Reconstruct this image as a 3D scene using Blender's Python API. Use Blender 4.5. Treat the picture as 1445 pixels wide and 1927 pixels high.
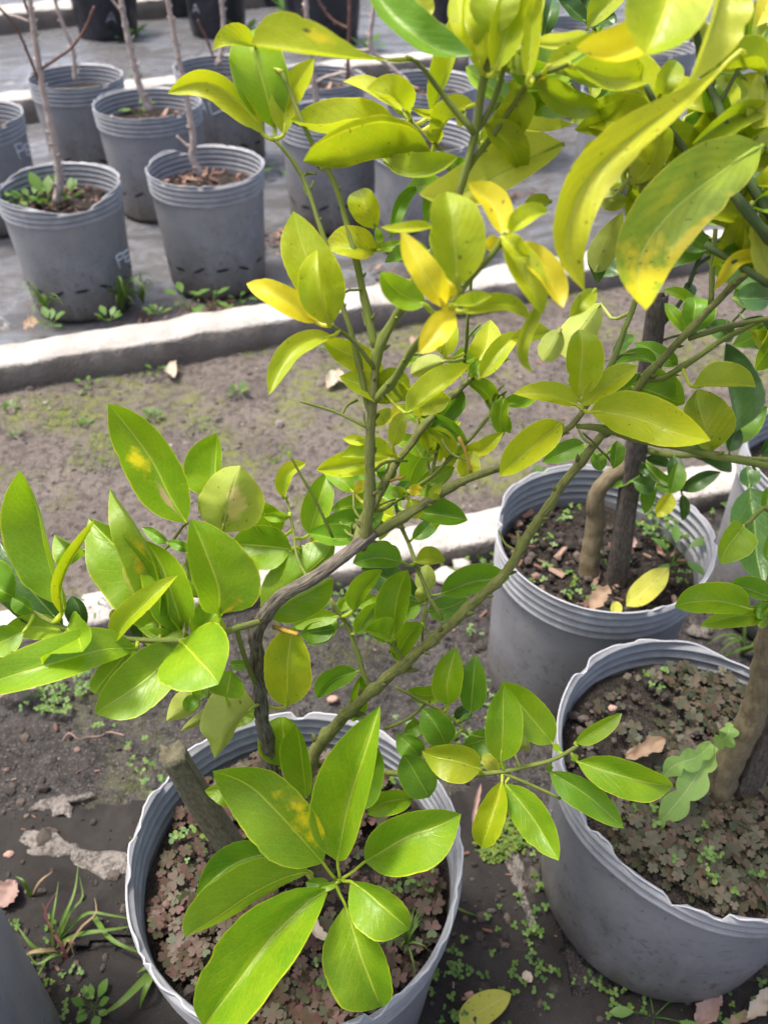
import bpy, math, random
from mathutils import Vector, noise
R = math.radians
random.seed(7)
for o in list(bpy.data.objects): bpy.data.objects.remove(o)
sc = bpy.context.scene
col = sc.collection

# ------------------------------------------------------------------ camera
PW, PH, F = 1445.0, 1927.0, 1582.0            # photograph size and focal length in its pixels
PITCH, ROLL, HC = R(41.88), R(.94), 1.036
cp, sp = math.cos(PITCH), math.sin(PITCH)
CO = Vector((0, 0, HC))
FW = Vector((0, cp, -sp))
r0, u0 = Vector((1, 0, 0)), Vector((0, sp, cp))
RT = math.cos(ROLL) * r0 + math.sin(ROLL) * u0
UP = -math.sin(ROLL) * r0 + math.cos(ROLL) * u0
cam = bpy.data.cameras.new('camera')
cam.sensor_fit = 'HORIZONTAL'; cam.sensor_width = 36
cam.lens = F / PW * 36
cam.clip_start = .02; cam.clip_end = 500
cam.dof.use_dof = True; cam.dof.focus_distance = .60; cam.dof.aperture_fstop = 12.0
camo = bpy.data.objects.new('camera', cam); col.objects.link(camo)
from mathutils import Matrix
m = Matrix((RT, UP, -FW)).transposed().to_4x4(); m.translation = CO
camo.matrix_world = m
sc.camera = camo
# ------------------------------------------------------------------ world, sun, exposure
SUN_EL, SUN_AZ = R(70), R(-75)      # azimuth measured from +Y towards +X
w = bpy.data.worlds.new('World'); sc.world = w; w.use_nodes = True
nt = w.node_tree
bg = nt.nodes['Background']
sky = nt.nodes.new('ShaderNodeTexSky'); sky.sky_type = 'NISHITA'; sky.sun_disc = False
sky.sun_elevation = SUN_EL; sky.sun_rotation = SUN_AZ
sky.air_density = .75; sky.dust_density = 6.0; sky.ozone_density = .6
nt.links.new(sky.outputs[0], bg.inputs[0]); bg.inputs[1].default_value = .15
sun = bpy.data.lights.new('sun', 'SUN'); sun.energy = 2.0; sun.angle = R(9); sun.color = (1, .97, .92)
suno = bpy.data.objects.new('sun', sun); col.objects.link(suno)
sd = Vector((math.sin(SUN_AZ) * math.cos(SUN_EL), math.cos(SUN_AZ) * math.cos(SUN_EL), math.sin(SUN_EL)))
suno.rotation_euler = sd.to_track_quat('Z', 'Y').to_euler()
suno.location = sd * 10
sc.view_settings.view_transform = 'Standard'; sc.view_settings.look = 'None'
sc.view_settings.gamma = 1; sc.view_settings.use_curve_mapping = False
sc.view_settings.exposure = 1.2
sc.cycles.max_bounces = 5; sc.cycles.diffuse_bounces = 2; sc.cycles.glossy_bounces = 2; sc.cycles.transmission_bounces = 3

# ------------------------------------------------------------------ helpers
def pt(x, y, d):
    return CO + d * (FW + RT * ((x - PW / 2) / F) - UP * ((y - PH / 2) / F))
def ray(x, y): return FW + RT * ((x - PW / 2) / F) - UP * ((y - PH / 2) / F)
def gz(x, y, z=0.0):
    d = ray(x, y); return CO + d * ((z - HC) / d.z)
def py(x, y, Y):
    d = ray(x, y); return CO + d * (Y / d.y)
def px_of(p):
    d = p - CO; z = d.dot(FW); return (PW / 2 + F * d.dot(RT) / z, PH / 2 - F * d.dot(UP) / z, z)
def nz(x, y=0., z=0.): return noise.noise(Vector((x, y, z)))
def fb(x, y, z=0., o=4): return noise.fractal(Vector((x, y, z)), 1., 2., o)
def lerp(a, b, t): return a + (b - a) * t

def mesh(name, verts, faces, mat, parent=None, origin=None, uvs=None, smooth=True, link=True):
    o0 = Vector(origin) if origin is not None else Vector((0, 0, 0))
    me = bpy.data.meshes.new(name)
    me.from_pydata([tuple(Vector(v) - o0) for v in verts], [], faces)
    if uvs:
        l = me.uv_layers.new(name='UVMap')
        idx = [0] * len(me.loops); me.loops.foreach_get('vertex_index', idx)
        fl = [0.0] * (2 * len(idx))
        for i, v in enumerate(idx): fl[2 * i], fl[2 * i + 1] = uvs[v]
        l.data.foreach_set('uv', fl)
    if smooth: me.polygons.foreach_set('use_smooth', [True] * len(me.polygons))
    me.materials.append(mat)
    o = bpy.data.objects.new(name, me)
    if parent is not None:
        o.parent = parent; o.location = o0 - WLOC[parent.name]
    else: o.location = o0
    WLOC[o.name] = o0
    if link: col.objects.link(o)
    return o
WLOC = {}
def empty(name, loc):
    o = bpy.data.objects.new(name, None); o.empty_display_size = .02
    col.objects.link(o); o.location = loc; WLOC[o.name] = Vector(loc); return o
def tag(o, label=None, cat=None, group=None, kind=None):
    if label: o['label'] = label
    if cat: o['category'] = cat
    if group: o['group'] = group
    if kind: o['kind'] = kind
    return o

def spline(P, n):
    """Catmull-Rom through P (tuples / Vectors), n+1 samples by chord length"""
    P = [Vector(p) for p in P]
    if len(P) == 2: return [P[0].lerp(P[1], i / n) for i in range(n + 1)]
    Q = [2 * P[0] - P[1]] + P + [2 * P[-1] - P[-2]]
    L = [0]
    for i in range(len(P) - 1): L.append(L[-1] + (P[i + 1] - P[i]).length)
    out = []
    for k in range(n + 1):
        s = L[-1] * k / n; i = 0
        while i < len(P) - 2 and s > L[i + 1]: i += 1
        t = (s - L[i]) / max(1e-9, L[i + 1] - L[i])
        a, b, c, d = Q[i:i + 4]
        out.append(.5 * ((2 * b) + (c - a) * t + (2 * a - 5 * b + 4 * c - d) * t * t + (3 * b - a - 3 * c + d) * t ** 3))
    return out

def tube_data(P, rad, seg=8, rough=0., seed=0., cap=True):
    """P list of Vectors, rad list of radii"""
    V, Fc, U = [], [], []
    n = len(P); prev = None; L = 0
    for i, p in enumerate(P):
        t = (P[min(i + 1, n - 1)] - P[max(i - 1, 0)]).normalized()
        if prev is None:
            a = Vector((0, 0, 1)) if abs(t.z) < .9 else Vector((1, 0, 0))
            prev = t.cross(a).normalized()
        prev = (prev - t * prev.dot(t)).normalized(); b = t.cross(prev)
        if i: L += (P[i] - P[i - 1]).length
        for k in range(seg):
            an = 2 * math.pi * k / seg
            r = rad[i]
            if rough: r *= 1 + rough * (nz(L * 260 + seed, math.cos(an) * 1.5, math.sin(an) * 1.5) + .5 * nz(L * 60, seed, an))
            V.append(p + (prev * math.cos(an) + b * math.sin(an)) * r); U.append((L * 20, k / seg))
    for i in range(n - 1):
        for k in range(seg):
            a, b2 = i * seg + k, i * seg + (k + 1) % seg
            Fc.append((a, b2, b2 + seg, a + seg))
    if cap:
        Fc.append(tuple(range(seg))[::-1]); Fc.append(tuple(range((n - 1) * seg, n * seg)))
    return V, Fc, U
def join(dst, src):
    o = len(dst[0]); dst[0].extend(src[0]); dst[1].extend([tuple(i + o for i in f) for f in src[1]]); dst[2].extend(src[2])

# ------------------------------------------------------------------ materials
class NT:
    def __init__(s, name):
        s.m = bpy.data.materials.new(name); s.m.use_nodes = True; s.t = s.m.node_tree; s.n = s.t.nodes
        s.b = s.n['Principled BSDF']; s.out = s.n['Material Output']
    def add(s, ty, **k):
        n = s.n.new(ty)
        for a, v in k.items(): setattr(n, a, v)
        return n
    def put(s, sock, v):
        if isinstance(v, bpy.types.NodeSocket): s.t.links.new(v, sock)
        elif isinstance(v, (tuple, list)) and len(v) == 3 and sock.type == 'RGBA': sock.default_value = (*v, 1)
        else: sock.default_value = v
    def coord(s, kind='Object'):
        return s.add('ShaderNodeTexCoord').outputs[kind]
    def noise(s, vec, scale, detail=4, rough=.55, dist=0., out='Fac'):
        n = s.add('ShaderNodeTexNoise'); s.put(n.inputs['Vector'], vec)
        n.inputs['Scale'].default_value = scale; n.inputs['Detail'].default_value = detail
        n.inputs['Roughness'].default_value = rough; n.inputs['Distortion'].default_value = dist
        return n.outputs[out]
    def ramp(s, fac, stops, interp='LINEAR'):
        n = s.add('ShaderNodeValToRGB'); s.put(n.inputs[0], fac); e = n.color_ramp.elements; n.color_ramp.interpolation = interp
        while len(e) < len(stops): e.new(.5)
        for i, (p, c) in enumerate(stops):
            e[i].position = p; e[i].color = (*c, 1) if isinstance(c, tuple) else (c, c, c, 1)
        return n.outputs[0]
    def math(s, op, a, b=0., c=0., clamp=False):
        n = s.add('ShaderNodeMath', operation=op, use_clamp=clamp)
        s.put(n.inputs[0], a); s.put(n.inputs[1], b); s.put(n.inputs[2], c); return n.outputs[0]
    def mix(s, f, a, b, blend='MIX'):
        n = s.add('ShaderNodeMix', data_type='RGBA', blend_type=blend)
        s.put(n.inputs[0], f); s.put(n.inputs[6], a); s.put(n.inputs[7], b); return n.outputs[2]
    def sep(s, vec):
        n = s.add('ShaderNodeSeparateXYZ'); s.put(n.inputs[0], vec); return n.outputs
    def mapping(s, vec, scale=(1, 1, 1), rot=(0, 0, 0)):
        n = s.add('ShaderNodeMapping'); s.put(n.inputs[0], vec); n.inputs['Scale'].default_value = scale
        n.inputs['Rotation'].default_value = rot; return n.outputs[0]
    def bump(s, h, strength=.5, dist=.005):
        n = s.add('ShaderNodeBump'); s.put(n.inputs['Height'], h); n.inputs['Strength'].default_value = strength
        n.inputs['Distance'].default_value = dist; s.t.links.new(n.outputs[0], s.b.inputs['Normal']); return n.outputs[0]
    def fin(s, colr, rough=.6, spec=.5):
        s.put(s.b.inputs['Base Color'], colr); s.put(s.b.inputs['Roughness'], rough)
        s.put(s.b.inputs['Specular IOR Level'], spec); return s.m

def leaf_mat(name, ca, cb, margin, rib, rough=.33, trans=.38, patch=None, mott=.5, spots=.0, vein=.20, chlor=.0):
    """procedural leaf: u runs along the midrib, v across it (0.5 = midrib)"""
    s = NT(name)
    uv = s.coord('UV'); x = s.sep(uv); u, v = x[0], x[1]
    a = s.math('ABSOLUTE', s.math('SUBTRACT', s.math('MULTIPLY', v, 2.), 1.))
    rnd = s.add('ShaderNodeObjectInfo').outputs['Random']
    off = s.add('ShaderNodeVectorMath', operation='ADD'); s.put(off.inputs[0], s.coord('Object'))
    cmb = s.add('ShaderNodeCombineXYZ'); s.put(cmb.inputs[0], s.math('MULTIPLY', rnd, 31.)); s.t.links.new(cmb.outputs[0], off.inputs[1])
    o2 = off.outputs[0]
    nl = s.noise(o2, 28, 3, .55); n9 = s.noise(o2, 80, 3, .6)
    c = s.mix(s.ramp(nl, [(.5 - mott * .3, 0.), (.5 + mott * .3, 1.)]), ca, cb)
    c = s.mix(s.math('MULTIPLY', rnd, .5), c, cb)
    c = s.mix(s.math('MULTIPLY', s.ramp(s.noise(o2, 11, 2, .5), [(.35, 1.), (.6, 0.)]), .3), c, s.mix(.45, ca, (.01, .06, .002)))
    # lateral veins, bent and uneven
    wv = s.math('ADD', s.math('SUBTRACT', s.math('MULTIPLY', u, 9.), s.math('MULTIPLY', a, 3.4)), s.math('MULTIPLY', nl, 1.6))
    fr = s.math('ABSOLUTE', s.math('SUBTRACT', s.math('FRACT', wv), .5))
    lat = s.math('MULTIPLY', s.ramp(fr, [(.0, 1.), (.065, 0.)]), s.ramp(a, [(.55, 1.), (.95, .1)]))
    c = s.mix(s.math('MULTIPLY', lat, vein), c, rib)
    if chlor:   # yellow between the veins, green held along them
        k = s.math('MULTIPLY', s.ramp(fr, [(.0, .25), (.42, 1.)]), s.ramp(s.math('ADD', s.math('MULTIPLY', nl, .6), s.math('MULTIPLY', n9, .5)), [(.42, 0.), (.66, 1.)]))
        c = s.mix(s.math('MULTIPLY', k, chlor), c, (.68, .60, .02))
    if patch:
        for (pu, pv, ru, rv, pc) in patch:
            du = s.math('DIVIDE', s.math('SUBTRACT', u, pu), ru); dv = s.math('DIVIDE', s.math('SUBTRACT', v, pv), rv)
            d = s.math('SQRT', s.math('ADD', s.math('MULTIPLY', du, du), s.math('MULTIPLY', dv, dv)))
            d = s.math('ADD', d, s.math('MULTIPLY', s.math('SUBTRACT', n9, .5), 2.6))
            d = s.math('ADD', d, s.math('MULTIPLY', s.math('SUBTRACT', nl, .5), 1.2))
            d = s.math('ADD', d, s.math('MULTIPLY', lat, .35))
            c = s.mix(s.ramp(d, [(.35, 1.), (1.15, 0.)]), c, pc)
    mr = s.ramp(a, [(.0, 1.), (.02, .9), (.05, 0.)])
    c = s.mix(s.math('MULTIPLY', mr, .8), c, rib)
    me = s.math('MULTIPLY', s.ramp(a, [(.945, 0.), (.985, 1.)]), s.ramp(n9, [(.35, .25), (.6, .9)]))
    c = s.mix(me, c, margin)
    if spots:
        sp_ = s.ramp(s.noise(o2, 330, 1, .4), [(.74 - spots * .06, 0.), (.80 - spots * .06, 1.)])
        c = s.mix(s.math('MULTIPLY', sp_, .7), c, (.06, .04, .01))
    # reticulate small veins
    cu = s.add('ShaderNodeCombineXYZ'); s.put(cu.inputs[0], s.math('MULTIPLY', u, 34.)); s.put(cu.inputs[1], s.math('MULTIPLY', v, 15.)); s.put(cu.inputs[2], s.math('MULTIPLY', nl, 3.))
    vo = s.add('ShaderNodeTexVoronoi', feature='DISTANCE_TO_EDGE'); s.put(vo.inputs['Vector'], cu.outputs[0]); vo.inputs['Scale'].default_value = 1.
    net = s.ramp(vo.outputs['Distance'], [(.0, 1.), (.11, 0.)])
    c = s.mix(s.math('MULTIPLY', net, .14), c, rib)
    fine = s.noise(o2, 420, 2)
    c = s.mix(s.math('MULTIPLY', fine, .22), c, s.mix(.5, c, (.02, .03, .004)))
    # dust film
    pass
    hb = s.math('ADD', s.math('MULTIPLY', s.math('ADD', s.math('MULTIPLY', lat, .35), mr), -.7), s.math('MULTIPLY', n9, 1.2))
    s.bump(hb, .42, .0014)
    s.fin(c, s.math('ADD', rough - .06, s.math('MULTIPLY', n9, .32)), .55)
    tr = s.add('ShaderNodeBsdfTranslucent'); s.put(tr.inputs[0], s.mix(1., c, (1.5, 1.5, .9), 'MULTIPLY'))
    mx = s.add('ShaderNodeMixShader'); mx.inputs[0].default_value = trans
    s.t.links.new(s.b.outputs[0], mx.inputs[1]); s.t.links.new(tr.outputs[0], mx.inputs[2]); s.t.links.new(mx.outputs[0], s.out.inputs[0])
    return s.m
YM = (.66, .62, .03)
GA, GB = (.145, .315, .007), (.25, .40, .009)
GM, GR = (.58, .62, .03), (.50, .60, .05)
YA, YB = (.27, .40, .007), (.42, .47, .010)
LM = {
 'g': leaf_mat('leaf_green', GA, GB, GM, GR),
 'y': leaf_mat('leaf_yellow_green', YA, YB, YM, (.56, .60, .06), mott=.7, spots=.25, chlor=.2),
 'Y': leaf_mat('leaf_yellow', (.80, .62, .012), (.70, .64, .03), (.74, .64, .02), (.76, .72, .12), mott=.8, spots=.2, trans=.42, vein=.2),
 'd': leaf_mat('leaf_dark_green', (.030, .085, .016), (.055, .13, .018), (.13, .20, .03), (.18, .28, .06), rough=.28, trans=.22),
 'o': leaf_mat('leaf_pale_underside', (.30, .38, .050), (.38, .43, .06), (.52, .54, .06), (.44, .48, .12), rough=.5, trans=.30, spots=.3),
 'v': leaf_mat('leaf_olive', (.19, .31, .006), (.31, .38, .007), (.50, .50, .02), (.40, .46, .06), rough=.40, mott=.9, spots=.3, chlor=.2),
 'p': leaf_mat('leaf_pale_yellow', (.54, .60, .06), (.62, .62, .08), (.70, .66, .05), (.36, .48, .10), rough=.36, trans=.40, vein=.16),
 'm': leaf_mat('leaf_mottled', (.22, .37, .007), (.40, .46, .010), (.60, .56, .03), (.46, .52, .06), mott=.6, spots=.5, chlor=.5),
 'G': leaf_mat('leaf_mid_green', (.085, .22, .010), (.15, .31, .012), (.40, .48, .03), (.36, .48, .06), trans=.32),
}
LM['g1'] = leaf_mat('leaf_green_yellow_patch', GA, (.24, .38, .009), GM, GR,
                    patch=[(.45, .90, .12, .30, (.40, .42, .02)), (.27, .80, .24, .30, (.80, .66, .012))])
LM['g2'] = leaf_mat('leaf_green_chewed', GA, (.24, .38, .009), GM, GR,
                    patch=[(.55, .30, .14, .20, (.74, .64, .02)), (.22, .40, .20, .06, (.46, .36, .18))])
LM['g3'] = leaf_mat('leaf_green_blister', GA, (.24, .38, .009), GM, GR, patch=[(.06, .72, .10, .10, (.62, .46, .02))])
LM['v1'] = leaf_mat('leaf_olive_scarred', (.17, .30, .008), (.24, .36, .010), (.60, .58, .03), (.40, .44, .06), rough=.4,
                    patch=[(.50, .30, .14, .22, (.58, .46, .02))])
LM['o1'] = leaf_mat('leaf_underside_scarred', (.30, .38, .045), (.36, .42, .05), (.52, .54, .06), (.44, .48, .12), rough=.5, spots=.4,
                    patch=[(.45, .60, .32, .14, (.60, .50, .18)), (.20, .50, .08, .06, (.12, .09, .03))])
LM['y1'] = leaf_mat('leaf_yellow_green_spot', YA, (.46, .50, .010), YM, (.58, .60, .06),
                    patch=[(.58, .80, .13, .16, (.74, .60, .02)), (.66, .84, .04, .05, (.05, .04, .03))])
LM['m1'] = leaf_mat('leaf_olive_yellow_tip', (.17, .31, .006), (.27, .39, .007), (.60, .56, .03), (.40, .50, .08), mott=.8, spots=.7, chlor=.25, rough=.36,
                    patch=[(1.0, .5, .42, .75, (.66, .56, .012)), (.62, .04, .30, .16, (.62, .54, .012)), (.45, .70, .14, .12, (.42, .46, .012))])
LM['Y1'] = leaf_mat('leaf_yellow_fading', (.58, .54, .012), (.36, .45, .010), (.60, .54, .02), (.60, .62, .10), mott=.8, spots=.6, chlor=.45, trans=.40, rough=.42)

def bark_mat(name, c1, c2, c3, sc_=1., bump=.6):
    s = NT(name); uv = s.coord('UV')
    mp = s.mapping(uv, (1.2 * sc_, 7 * sc_, 1))
    n1 = s.noise(mp, 3, 5, .65, .4); n2 = s.noise(s.coord('Object'), 160, 3)
    c = s.mix(s.ramp(n1, [(.35, 0.), (.65, 1.)]), c1, c2)
    c = s.mix(s.math('MULTIPLY', s.ramp(n2, [(.5, 0.), (.75, 1.)]), .6), c, c3)
    s.bump(n1, bump, .002); return s.fin(c, .75, .3)
BARK = bark_mat('bark_grey_brown', (.035, .028, .02), (.27, .235, .18), (.05, .04, .028), 1., 1.)
TWIG = bark_mat('bark_green', (.105, .15, .022), (.20, .235, .045), (.20, .17, .09), .8, .5)
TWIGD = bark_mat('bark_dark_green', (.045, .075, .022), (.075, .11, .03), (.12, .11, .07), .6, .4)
BRANCH = bark_mat('bark_green_striped', (.115, .14, .024), (.235, .24, .075), (.06, .05, .035), 1., .8)
BROWN = bark_mat('bark_brown', (.13, .10, .055), (.21, .17, .10), (.08, .065, .04), .8, .5)
STEM = bark_mat('bark_pinkish_grey', (.32, .25, .21), (.52, .44, .39), (.20, .14, .12), .7, .5)
TWIGR = bark_mat('bark_red_brown', (.12, .06, .04), (.20, .11, .09), (.07, .04, .03), .7, .4)
STUBC = bark_mat('cut_twig_tan', (.42, .26, .03), (.36, .24, .06), (.2, .1, .02), .7, .3)
WOOD = bark_mat('weathered_wood', (.11, .10, .055), (.21, .19, .125), (.05, .045, .025), 1.4, .8)
WOODD = bark_mat('dark_weathered_wood', (.045, .036, .028), (.13, .11, .09), (.03, .024, .02), 1.6, .9)

def pot_mat():
    s = NT('grey_plastic'); ob = s.coord('Object'); z = s.sep(ob)[2]
    n1 = s.noise(ob, 9, 4, .6); n2 = s.noise(s.mapping(ob, (60, 60, 9)), 1, 4)
    c = s.mix(s.ramp(n1, [(.35, 0.), (.7, 1.)]), (.180, .186, .200), (.240, .245, .256))
    low = s.math('ADD', z, s.math('MULTIPLY', s.math('SUBTRACT', s.noise(ob, 18, 5, .7), .5), .16))
    c = s.mix(s.ramp(low, [(.0, .95), (.15, 0.)]), c, (.105, .088, .068))
    sp2 = s.math('MULTIPLY', s.ramp(s.noise(ob, 95, 3, .6), [(.57, 0.), (.66, 1.)]), s.ramp(z, [(.02, .95), (.24, 0.)]))
    c = s.mix(sp2, c, (.075, .06, .045))
    stn = s.ramp(s.noise(s.mapping(ob, (16, 16, 3)), 1, 5, .7, .6), [(.54, 0.), (.70, 1.)])
    c = s.mix(s.math('MULTIPLY', stn, .6), c, (.27, .262, .25))
    scr = s.ramp(s.noise(s.mapping(ob, (22, 22, 160), (.5, .2, .3)), 1, 2, .5), [(.70, 0.), (.73, 1.)])
    c = s.mix(s.math('MULTIPLY', scr, .35), c, (.30, .30, .30))
    c = s.mix(s.math('MULTIPLY', s.ramp(n2, [(.54, 0.), (.75, 1.)]), .40), c, (.25, .245, .24))
    c = s.mix(s.math('MULTIPLY', s.ramp(s.noise(ob, 130, 3, .6), [(.62, 0.), (.72, 1.)]), .6), c, (.07, .06, .05))
    s.bump(s.noise(ob, 45, 3), .12, .004)
    return s.fin(c, s.math('ADD', .38, s.math('MULTIPLY', n1, .25)), .5)
POT = pot_mat()
def rim_mat():
    s = NT('grey_plastic_rim'); ob = s.coord('Object')
    n1 = s.noise(ob, 30, 4, .6)
    c = s.mix(s.ramp(n1, [(.35, 0.), (.7, 1.)]), (.220, .225, .236), (.300, .304, .312))
    c = s.mix(s.math('MULTIPLY', s.ramp(s.noise(ob, 70, 4, .7), [(.55, 0.), (.72, 1.)]), .35), c, (.10, .085, .06))
    s.bump(s.noise(ob, 60, 3), .15, .003)
    return s.fin(c, .36, .5)
RIM = rim_mat()
def edge_mat():
    s = NT('torn_plastic_edge'); return s.fin((.33, .335, .35), .5, .4)
EDGE = edge_mat()
def bag_mat():
    s = NT('black_polythene'); ob = s.coord('Object')
    c = s.mix(s.noise(ob, 12, 4), (.006, .007, .012), (.016, .017, .024))
    s.bump(s.noise(ob, 22, 4, .6, .8), .5, .02); return s.fin(c, .30, .5)
BAG = bag_mat()
def soil_mat(name, c1, c2, c3, moss=0., wet=.0, scale=1.):
    s = NT(name); ob = s.coord('Object')
    n1 = s.noise(ob, 7 * scale, 4, .65); n2 = s.noise(ob, 60 * scale, 4, .7); n3 = s.noise(ob, 260 * scale, 2, .6)
    c = s.mix(s.ramp(n1, [(.32, 0.), (.68, 1.)]), c1, c2)
    c = s.mix(s.ramp(n2, [(.46, 0.), (.62, 1.)]), c, c3)
    c = s.mix(s.math('MULTIPLY', s.ramp(n3, [(.55, 0.), (.7, 1.)]), .5), c, s.mix(.5, c2, (.3, .26, .22)))
    if moss:
        mk = s.math('MULTIPLY', s.ramp(s.noise(ob, 4.5, 3, .5), [(.50, 0.), (.62, 1.)]), s.ramp(s.noise(ob, 55, 4, .7), [(.42, 0.), (.58, 1.)]))
        c = s.mix(s.math('MULTIPLY', mk, moss), c, (.145, .165, .03))
    h = s.math('ADD', s.math('ADD', n2, s.math('MULTIPLY', n3, .5)), s.math('MULTIPLY', n1, .6))
    s.bump(h, .9, .012)
    return s.fin(c, s.math('SUBTRACT', .92, s.math('MULTIPLY', s.ramp(n1, [(.4, 0.), (.7, 1.)]), wet)), .35)
PATH = soil_mat('path_soil', (.092, .077, .065), (.160, .136, .118), (.056, .046, .039), moss=.8)
BED = soil_mat('bed_soil', (.029, .026, .024), (.064, .058, .054), (.014, .0125, .0115), moss=.25, wet=.25)
POTSOIL = soil_mat('pot_soil', (.022, .017, .013), (.046, .035, .027), (.010, .008, .006), scale=2.2)
GROUND = soil_mat('far_ground_soil', (.14, .125, .11), (.2, .18, .16), (.09, .08, .07))
def mat_mat():
    s = NT('weed_mat_wet'); ob = s.coord('Object')
    rt = s.mapping(ob, (1, 1, 1), (0, 0, R(-20)))
    n1 = s.noise(s.mapping(rt, (2.2, 6, 1)), 1.6, 5, .6, .6); n2 = s.noise(ob, 26, 5, .7)
    c = s.mix(s.ramp(n1, [(.38, 0.), (.60, 1.)]), (.045, .047, .051), (.150, .156, .168))
    c = s.mix(s.math('MULTIPLY', s.ramp(n2, [(.46, 0.), (.66, 1.)]), .8), c, (.075, .062, .045))
    c = s.mix(s.ramp(s.noise(ob, 11, 5, .7, .5), [(.60, 0.), (.70, 1.)]), c, (.23, .225, .22))
    wv = s.add('ShaderNodeTexWave', wave_type='BANDS'); s.put(wv.inputs['Vector'], rt); wv.inputs['Scale'].default_value = 110
    h = s.math('ADD', s.math('MULTIPLY', wv.outputs['Fac'], .2), n2)
    s.bump(h, .35, .006)
    return s.fin(c, s.ramp(n1, [(.38, .55), (.60, .16)]), .5)
MATM = mat_mat()
def matp_mat():
    s = NT('weed_mat_dusty'); ob = s.coord('Object')
    n1 = s.noise(ob, 9, 5, .6, .5); n2 = s.noise(ob, 60, 5, .7)
    rt = s.mapping(ob, (1, 1, 1), (0, 0, R(20)))
    w1 = s.add('ShaderNodeTexWave', wave_type='BANDS', bands_direction='X'); s.put(w1.inputs['Vector'], rt); w1.inputs['Scale'].default_value = 130
    w2 = s.add('ShaderNodeTexWave', wave_type='BANDS', bands_direction='Y'); s.put(w2.inputs['Vector'], rt); w2.inputs['Scale'].default_value = 130
    wv = s.math('MULTIPLY', w1.outputs['Fac'], w2.outputs['Fac'])
    c = s.mix(s.ramp(n1, [(.38, 0.), (.62, 1.)]), (.011, .010, .010), (.030, .028, .026))
    c = s.mix(s.math('MULTIPLY', s.ramp(s.noise(ob, 7, 5, .7, .3), [(.60, 0.), (.68, 1.)]), .5), c, (.17, .15, .125))
    c = s.mix(s.math('MULTIPLY', wv, .35), c, s.mix(.5, c, (.2, .18, .16)))
    c = s.mix(s.math('MULTIPLY', s.ramp(n2, [(.5, 0.), (.68, 1.)]), .6), c, (.03, .024, .02))
    s.bump(s.math('ADD', n2, s.math('MULTIPLY', wv, .3)), .6, .004)
    return s.fin(c, .85, .12)
MATP = matp_mat()
def kerb_mat():
    s = NT('kerb_concrete'); ob = s.coord('Object'); nr = s.sep(s.add('ShaderNodeNewGeometry').outputs['Normal'])[2]
    n1 = s.noise(ob, 14, 5, .65); n2 = s.noise(ob, 120, 4, .7)
    c = s.mix(s.ramp(n1, [(.35, 0.), (.65, 1.)]), (.38, .355, .32), (.52, .50, .465))
    c = s.mix(s.math('MULTIPLY', s.ramp(n2, [(.5, 0.), (.72, 1.)]), .5), c, (.36, .29, .23))
    # soil-stained sides (the dirt sits on the faces that were in contact with the earth)
    zz = s.sep(ob)[2]
    st = s.ramp(s.math('ADD', zz, s.math('MULTIPLY', s.noise(ob, 30, 4), .02)), [(.0, 1.), (1., 0.)])
    at = s.add('ShaderNodeAttribute', attribute_name='stain')
    c = s.mix(s.math('MULTIPLY', at.outputs['Fac'], s.ramp(n1, [(.2, 1.), (.8, .85)])), c, (.150, .126, .106))
    s.bump(s.math('ADD', n1, n2), .9, .010); return s.fin(c, .9, .25)
KERB = kerb_mat()
def plain(name, c1, c2, rough=.6, sc_=60, trans=0., island=None):
    s = NT(name); ob = s.coord('Object')
    c = s.mix(s.noise(ob, sc_, 4), c1, c2)
    if island:
        g = s.add('ShaderNodeNewGeometry'); c = s.mix(s.ramp(g.outputs['Random Per Island'], island), c, c)
        c = s.ramp(g.outputs['Random Per Island'], island)
        c = s.mix(s.math('MULTIPLY', s.noise(ob, sc_, 4), .4), c, s.mix(.5, c, c1))
    s.fin(c, rough, .4)
    if trans:
        tr = s.add('ShaderNodeBsdfTranslucent'); s.put(tr.inputs[0], c); mx = s.add('ShaderNodeMixShader'); mx.inputs[0].default_value = trans
        s.t.links.new(s.b.outputs[0], mx.inputs[1]); s.t.links.new(tr.outputs[0], mx.inputs[2]); s.t.links.new(mx.outputs[0], s.out.inputs[0])
    return s.m
CLOVER = plain('clover_purple_brown', (.10, .05, .04), (.16, .09, .06), .55, 200, .2,
               [(0., (0.079, 0.043, 0.032)), (.25, (0.061, 0.054, 0.026)), (.5, (0.094, 0.045, 0.036)), (.7, (0.043, 0.061, 0.022)), (.9, (0.115, 0.047, 0.045)), (1., (0.050, 0.094, 0.022))])
CLOVERG = plain('clover_green_brown', (.06, .07, .03), (.12, .11, .06), .55, 200, .2,
               [(0., (0.036, 0.045, 0.022)), (.3, (0.056, 0.050, 0.026)), (.55, (0.083, 0.048, 0.029)), (.8, (0.035, 0.052, 0.023)), (1., (0.094, 0.058, 0.045))])
SEED = plain('seedling_green', (.07, .15, .02), (.12, .22, .03), .5, 100, .3,
             [(0., (.06, .14, .025)), (.5, (.10, .20, .03)), (1., (.16, .25, .04))])
WEED = plain('weed_green', (.06, .15, .02), (.11, .21, .03), .5, 80, .3)
GRASS = plain('grass_green', (.07, .15, .02), (.14, .22, .035), .5, 60, .3)
GRASSD = plain('grass_dry', (.25, .17, .09), (.30, .22, .12), .7, 60, .2)
GRASSR = plain('grass_red', (.10, .03, .035), (.14, .06, .05), .6, 60, .2)
DRY = plain('dry_leaf_brown', (.22, .14, .085), (.34, .25, .17), .75, 70, .15)
DRYP = plain('dry_leaf_pinkish', (.20, .12, .10), (.34, .24, .20), .75, 70, .1)
DRYT = plain('dry_leaf_tan', (.40, .33, .24), (.50, .43, .34), .75, 70, .15)
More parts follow.
